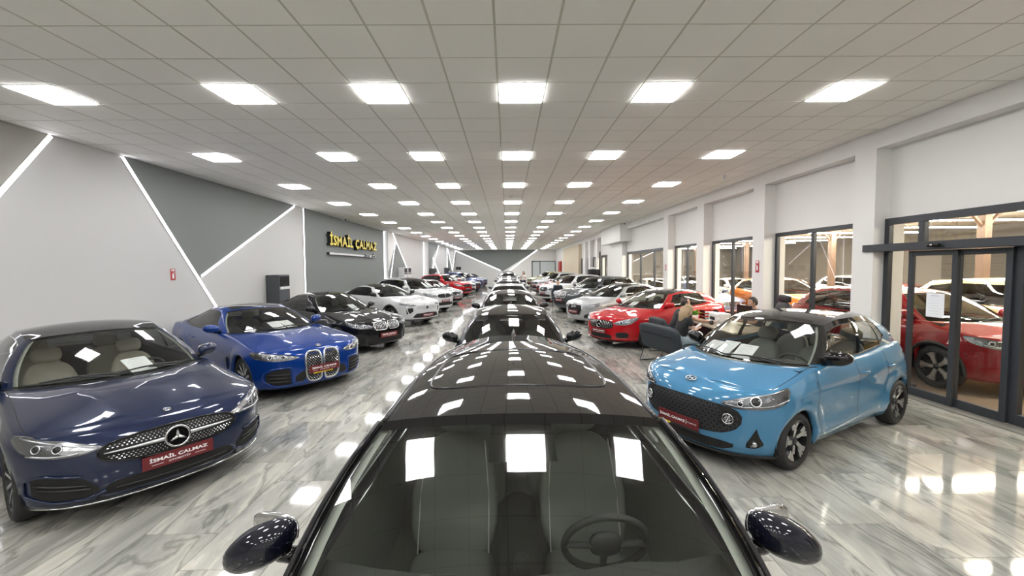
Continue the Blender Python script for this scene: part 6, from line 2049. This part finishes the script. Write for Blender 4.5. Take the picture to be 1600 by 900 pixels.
def sit(zs=.47, lean=.0, arms=None, head=None, hw=.17):
    J = dict(pelvis=(0, 0, zs + .10), chest=(.06 - .10 * 0 + lean, 0, zs + .44), neck=(.08 + lean * 1.5, 0, zs + .60), head=(.11 + lean * 1.7, 0, zs + .725),
             shoulder_l=(.06 + lean * 1.2, .175, zs + .53), shoulder_r=(.06 + lean * 1.2, -.175, zs + .53),
             hip_l=(.04, .095, zs + .09), hip_r=(.04, -.095, zs + .09), knee_l=(.45, .13, zs + .07), knee_r=(.45, -.13, zs + .07), ankle_l=(.50, .13, .085), ankle_r=(.50, -.13, .085))
    J.update(arms or {})
    if head: J['head'] = head
    return J

mat('sofa_cloth', (.022, .029, .034), .8)
mat('leather_black', (.012, .012, .013), .45)
mat('metal_black', (.012, .012, .012), .35, .6)
mat('desk_top', (.33, .27, .20), .35)
mat('desk_front', (.014, .014, .015), .4)
mat('leaf_green', (.16, .36, .03), .5)
mat('pot_white', (.72, .71, .68), .4)

def armchair(x, y, rz, w, label, m_='sofa_cloth', group=None):
    e = empty('lounge_chair', (x, y, 0), rz); tag(e, label, 'chair', group)
    b = MB(); b.blob((.05, 0, .40), (.33, w / 2, .085), 6, 28, 10); b.build('seat', M[m_], e, smooth=True)
    b = MB(); b.blob((-.27, 0, .60), (.075, w / 2 + .01, .27), 6, 28, 12, Matrix.Rotation(-.20, 3, 'Y')); bk = b.build('backrest', M[m_], e, smooth=True)
    b = MB(); b.tube([(-.372, -w / 2 + .12, .68), (-.372, w / 2 - .12, .68)], .005, 6); b.build('backrest_seam', M['lamp_dark'], bk)
    for sg in (1, -1):
        yy = sg * (w / 2 - .06)
        b = MB(); b.tube([(.30, yy, .33), (.36, yy, .012), (-.36, yy, .012), (-.24, yy, .36)], .0105, 8); b.build('leg', M['metal_black'], e, smooth=True)
    for xx in (.30, -.20):
        b = MB(); b.tube([(xx, -w / 2 + .06, .325), (xx, w / 2 - .06, .325)], .010, 8); b.build('cross_bar', M['metal_black'], e, smooth=True)
    return e

# customer bench (seat towards the desk), woman on it, man on the next chair
armchair(3.42, 8.56, math.radians(14), 1.30, 'dark slate lounge seat with wire legs, the blonde woman on it')
armchair(3.86, 9.74, math.radians(6), .72, 'dark slate lounge seat under the man in black leaning on the desk')
person('seated woman with long blonde hair in a black top, looking at a phone', (3.52, 8.42, 0), math.radians(10),
       sit(.47, .06, dict(elbow_l=(.20, .22, .78), wrist_l=(.40, .10, .80), elbow_r=(.20, -.22, .78), wrist_r=(.40, -.06, .80), head=(.21, 0, 1.165), neck=(.15, 0, 1.045))),
       'cloth_black', 'hair_blond', 'skin_pale', True, 'short', None, 'jeans_pale', True, head_dir=(.86, 0, -.50))
ph = empty('phone', (3.98, 8.52, .845), math.radians(10)); tag(ph, 'pale phone held by the blonde woman', 'phone')
o = MB().box((0, 0, 0), (.15, .075, .008), bev=.003).build('case', M['sheet_white'], ph); o.rotation_euler = (0, -.6, 0)
person('man with receding dark hair in a black shirt, arm stretched along the desk', (3.92, 9.72, 0), math.radians(-4),
       sit(.47, .12, dict(elbow_r=(.48, -.26, .84), wrist_r=(.78, -.30, .80), elbow_l=(.36, .24, .80), wrist_l=(.60, .14, .80), neck=(.24, 0, 1.075), head=(.30, 0, 1.205))),
       'cloth_black', 'hair_dark', 'skin', False, 'short', None, 'jeans_dark', bald=True, head_dir=(.95, -.15, -.22))
# desk
de = empty('office_desk', (4.92, 9.15, 0)); tag(de, 'office desk with a wooden top and black front, beside the seated customers', 'desk')
MB().box((0, 0, .745), (1.02, 2.3, .035), bev=.006).build('top', M['desk_top'], de)
MB().box((-.34, 0, .40), (.03, 2.1, .64)).build('front_panel', M['desk_front'], de)
for sy in (-1, 1): MB().box((.05, sy * 1.08, .365), (.80, .04, .72)).build('side_panel', M['desk_front'], de)
def chair_office(x, y, rz, label):
    e = empty('office_chair', (x, y, 0), rz); tag(e, label, 'chair')
    b = MB(); b.blob((0, 0, .50), (.26, .26, .06), 4, 20, 10); b.build('seat', M['leather_black'], e, smooth=True)
    b = MB(); b.blob((-.28, 0, .90), (.06, .25, .36), 3.5, 20, 12, Matrix.Rotation(-.12, 3, 'Y')); b.build('backrest', M['leather_black'], e, smooth=True)
    b = MB(); b.blob((-.33, 0, 1.33), (.05, .20, .085), 4, 20, 10); b.build('headrest', M['leather_black'], e, smooth=True)
    b = MB(); b.tube([(-.30, 0, .55), (-.35, 0, 1.30)], .02, 8); b.build('back_post', M['metal_black'], e)
    b = MB(); b.tube([(0, 0, .08), (0, 0, .45)], .03, 10); b.build('column', M['metal_black'], e)
    for k in range(5):
        t = 2 * PI * k / 5
        b = MB(); b.tube([(0, 0, .11), (.28 * math.cos(t), .28 * math.sin(t), .075)], .02, 8); l = b.build('leg', M['metal_black'], e)
        b = MB(); b.blob((.28 * math.cos(t), .28 * math.sin(t), .03), (.03, .03, .03), 2, 10, 6); b.build('caster', M['metal_black'], l, smooth=True)
    return e
chair_office(5.95, 9.25, math.radians(180), 'black office chair with a headrest, behind the desk')
person('man with short dark hair behind the desk, his head above the sky blue hatchback', (5.74, 9.28, 0), math.radians(183),
       sit(.52, .04, dict(elbow_l=(.26, .22, .82), wrist_l=(.50, .12, .84), elbow_r=(.26, -.22, .82), wrist_r=(.50, -.12, .84))), 'cloth_navy', 'hair_dark', 'skin', head_dir=(1, 0, -.15))
# on the desk
pp = empty('potted_plant', (4.60, 10.05, .7625)); tag(pp, 'bright green plant in a white pot on the desk', 'plant')
b = MB(); b.lathe([(0, 0), (.075, 0), (.095, .13), (.085, .13), (.075, .10), (0, .10)], 18); b.build('pot', M['pot_white'], pp, smooth=True)
for k in range(34):
    t = k * 2.399; ph_ = .25 + .9 * (k / 34)
    d = Vector((math.cos(t) * math.cos(ph_), math.sin(t) * math.cos(ph_), math.sin(ph_))); sd = d.cross(Vector((0, 0, 1))).normalized()
    p0 = Vector((0, 0, .10)); L_ = .16 + .05 * math.sin(k * 1.7)
    m1 = p0 + d * L_ * .55 + Vector((0, 0, .03)); tip = p0 + d * L_ + Vector((0, 0, .01)); nn = sd.cross(d) * .004
    b = MB(); b.add([p0, m1 + sd * .026, tip, m1 - sd * .026, p0 + nn, m1 + sd * .026 + nn, tip + nn, m1 - sd * .026 + nn], [(3, 2, 1, 0), (4, 5, 6, 7), (0, 1, 5, 4), (1, 2, 6, 5), (2, 3, 7, 6), (3, 0, 4, 7)]); b.build('leaf', M['leaf_green'], pp)
e = empty('printer', (5.05, 9.72, .7625)); tag(e, 'small white printer on the desk', 'printer')
MB().box((0, 0, .10), (.34, .40, .20), bev=.02).build('casing', M['pot_white'], e); MB().box((-.171, 0, .08), (.01, .22, .08)).build('slot', M['matte_black'], e); MB().box((-.22, 0, .03), (.12, .24, .012)).build('paper_tray', M['pot_white'], e)
e = empty('letter_tray', (5.0, 10.13, .7625)); tag(e, 'black wire letter tray with papers on the far end of the desk', 'tray')
for k in range(3):
    o = MB().box((0, 0, .02 + .075 * k), (.34, .26, .008)).build('shelf', M['metal_black'], e)
    for sx in (-.17, .17): MB().box((sx, 0, .05 + .075 * k), (.008, .26, .055)).build('side', M['metal_black'], o)
for k in range(3):
    o = MB().box((5.0, 10.13, .7625 + .030 + .075 * k), (.30, .21, .010)).build('paper_stack', M['sheet_white']); tag(o, ['white papers on the bottom shelf of the letter tray', 'white papers on the middle shelf of the letter tray', 'white papers on the top shelf of the letter tray'][k], 'paper', 'papers in the letter tray')
e = empty('monitor', (5.22, 9.0, .7625), math.radians(0)); tag(e, 'dark computer monitor on the desk, its back to the customers', 'monitor')
MB().box((0, 0, .30), (.03, .54, .32), bev=.008).build('screen', M['lamp_dark'], e); MB().box((.01, 0, .10), (.03, .05, .16)).build('neck', M['metal_black'], e); MB().box((.01, 0, .008), (.18, .22, .014), bev=.004).build('foot', M['metal_black'], e)
e = empty('water_bottle', (4.52, 8.75, .7625)); tag(e, 'small clear water bottle on the desk edge', 'bottle')
b = MB(); b.lathe([(0, 0), (.03, 0), (.032, .01), (.032, .13), (.012, .17), (.012, .185)], 16); b.build('body', M['lens_glass'], e, smooth=True)
b = MB(); b.lathe([(.0135, .180), (.0135, .205), (0, .205)], 14); b.build('cap', M['plate_white'], e, smooth=True)
b = MB(); b.lathe([(.0325, .05), (.0325, .09)], 16); b.build('label', M['sheet_white'], e, smooth=True)
e = empty('coffee_mug', (4.60, 9.2, .7625)); tag(e, 'dark coffee mug on the desk by the stretched-out hand', 'mug')
b = MB(); b.lathe([(0, 0), (.037, 0), (.04, .01), (.04, .09), (.036, .09), (.034, .01), (0, .01)], 18); b.build('body', M['gloss_black'], e, smooth=True)
b = MB(); b.tube([(-.038, 0, .07), (-.065, 0, .065), (-.068, 0, .035), (-.038, 0, .025)], .006, 6); b.build('handle', M['gloss_black'], e, smooth=True)

# standing people far down the hall
def stand(lean=0, arms=None, h=1.0):
    J = dict(pelvis=(0, 0, .95), chest=(0.01, 0, 1.30), neck=(0.02, 0, 1.49), head=(.04, 0, 1.625), shoulder_l=(.0, .185, 1.41), shoulder_r=(.0, -.185, 1.41), elbow_l=(-.02, .26, 1.14), elbow_r=(-.02, -.26, 1.14),
             wrist_l=(.06, .27, .90), wrist_r=(.06, -.27, .90), hip_l=(0, .09, .92), hip_r=(0, -.09, .92), knee_l=(.03, .10, .50), knee_r=(.0, -.10, .50), ankle_l=(0, .11, .085), ankle_r=(-.02, -.11, .085))
    J.update(arms or {}); return J
person('standing person in a pale top and dark trousers, far down the hall', (1.30, 33.6, 0), math.radians(-120), stand(0, dict(elbow_l=(.12, .25, 1.18), wrist_l=(.28, .12, 1.34))), 'cloth_white', 'hair_dark', 'skin', True, 'short', None, 'cloth_navy', True)
armchair(2.74, 22.45, math.radians(-95), .70, 'small dark seat under the man in the dark jacket, far right row', 'sofa_cloth')
person('seated man in a dark jacket between the grey and the white off-roader', (2.74, 22.38, 0), math.radians(-95), sit(.52, .02, dict(elbow_l=(.14, .25, .78), wrist_l=(.34, .16, .68), elbow_r=(.14, -.25, .78), wrist_r=(.34, -.16, .68))), 'cloth_navy', 'hair_dark', 'skin', False, 'long', None, 'cloth_black')
notice = sheet('door_notice', 'white printed notice taped to the sliding glass door', 'notice', (6.52 - .09 - .006, 6.10, 1.47), (0, -1, 0), (0, 0, 1), .26, .36, 7)

screen_sheet(S_NAVY, .16, .17, 'white printed sheet behind the windscreen of the navy saloon', spin=.05, w=.23, h=.30)
screen_sheet(S_BLUE, -.02, .20, 'left one of two white sheets behind the windscreen of the royal blue coupe', spin=.12)
screen_sheet(S_BLUE, .22, .20, 'right one of two white sheets behind the windscreen of the royal blue coupe', spin=.05)
screen_sheet(S_I10, -.40, .19, 'leftmost of three white sheets behind the windscreen of the sky blue hatchback', spin=.10, w=.26, h=.20)
screen_sheet(S_I10, -.16, .20, 'middle one of three white sheets behind the windscreen of the sky blue hatchback', spin=.05)
screen_sheet(S_I10, .10, .18, 'rightmost of three white sheets behind the windscreen of the sky blue hatchback', spin=-.04)
for key, spots in (('black saloon with two wide', ((.10, .2),)), ('white fastback crossover', ((.22, .2),)), ('white crossover with a dark roof', ((.1, .22), (.36, .22))), ('silver grey hatchback', ((.15, .22),)),
                   ('bright red coupe-shaped', ((.1, .22), (.35, .22))), ('red hatchback with a round star', ((.0, .2),)), ('silver hatchback with four rings', ((.05, .2),)), ('dark grey off-roader', ((-.35, .2), (.05, .2))), ('white off-roader', ((-.1, .2),))):
    s_ = next(v for k, v in STAGE.items() if k.startswith(key))
    nm = {'white crossover with a dark roof': 'white crossover behind the white fastback', 'bright red coupe-shaped': 'bright red crossover', 'red hatchback with a round star': 'red hatchback with the star badge', 'silver hatchback with four rings': 'silver hatchback with four rings', 'dark grey off-roader': 'dark grey off-roader', 'white off-roader': 'white off-roader', 'black saloon with two wide': 'black saloon', 'silver grey hatchback': 'silver grey hatchback in the left row', 'white fastback crossover': 'white fastback crossover'}[key]
    for k, (y, t) in enumerate(spots):
        screen_sheet(s_, y, t, ('white sheet behind the windscreen of the ' if len(spots) == 1 else ('left of two white sheets in the ', 'right of two white sheets in the ')[k]) + nm, spin=.06)
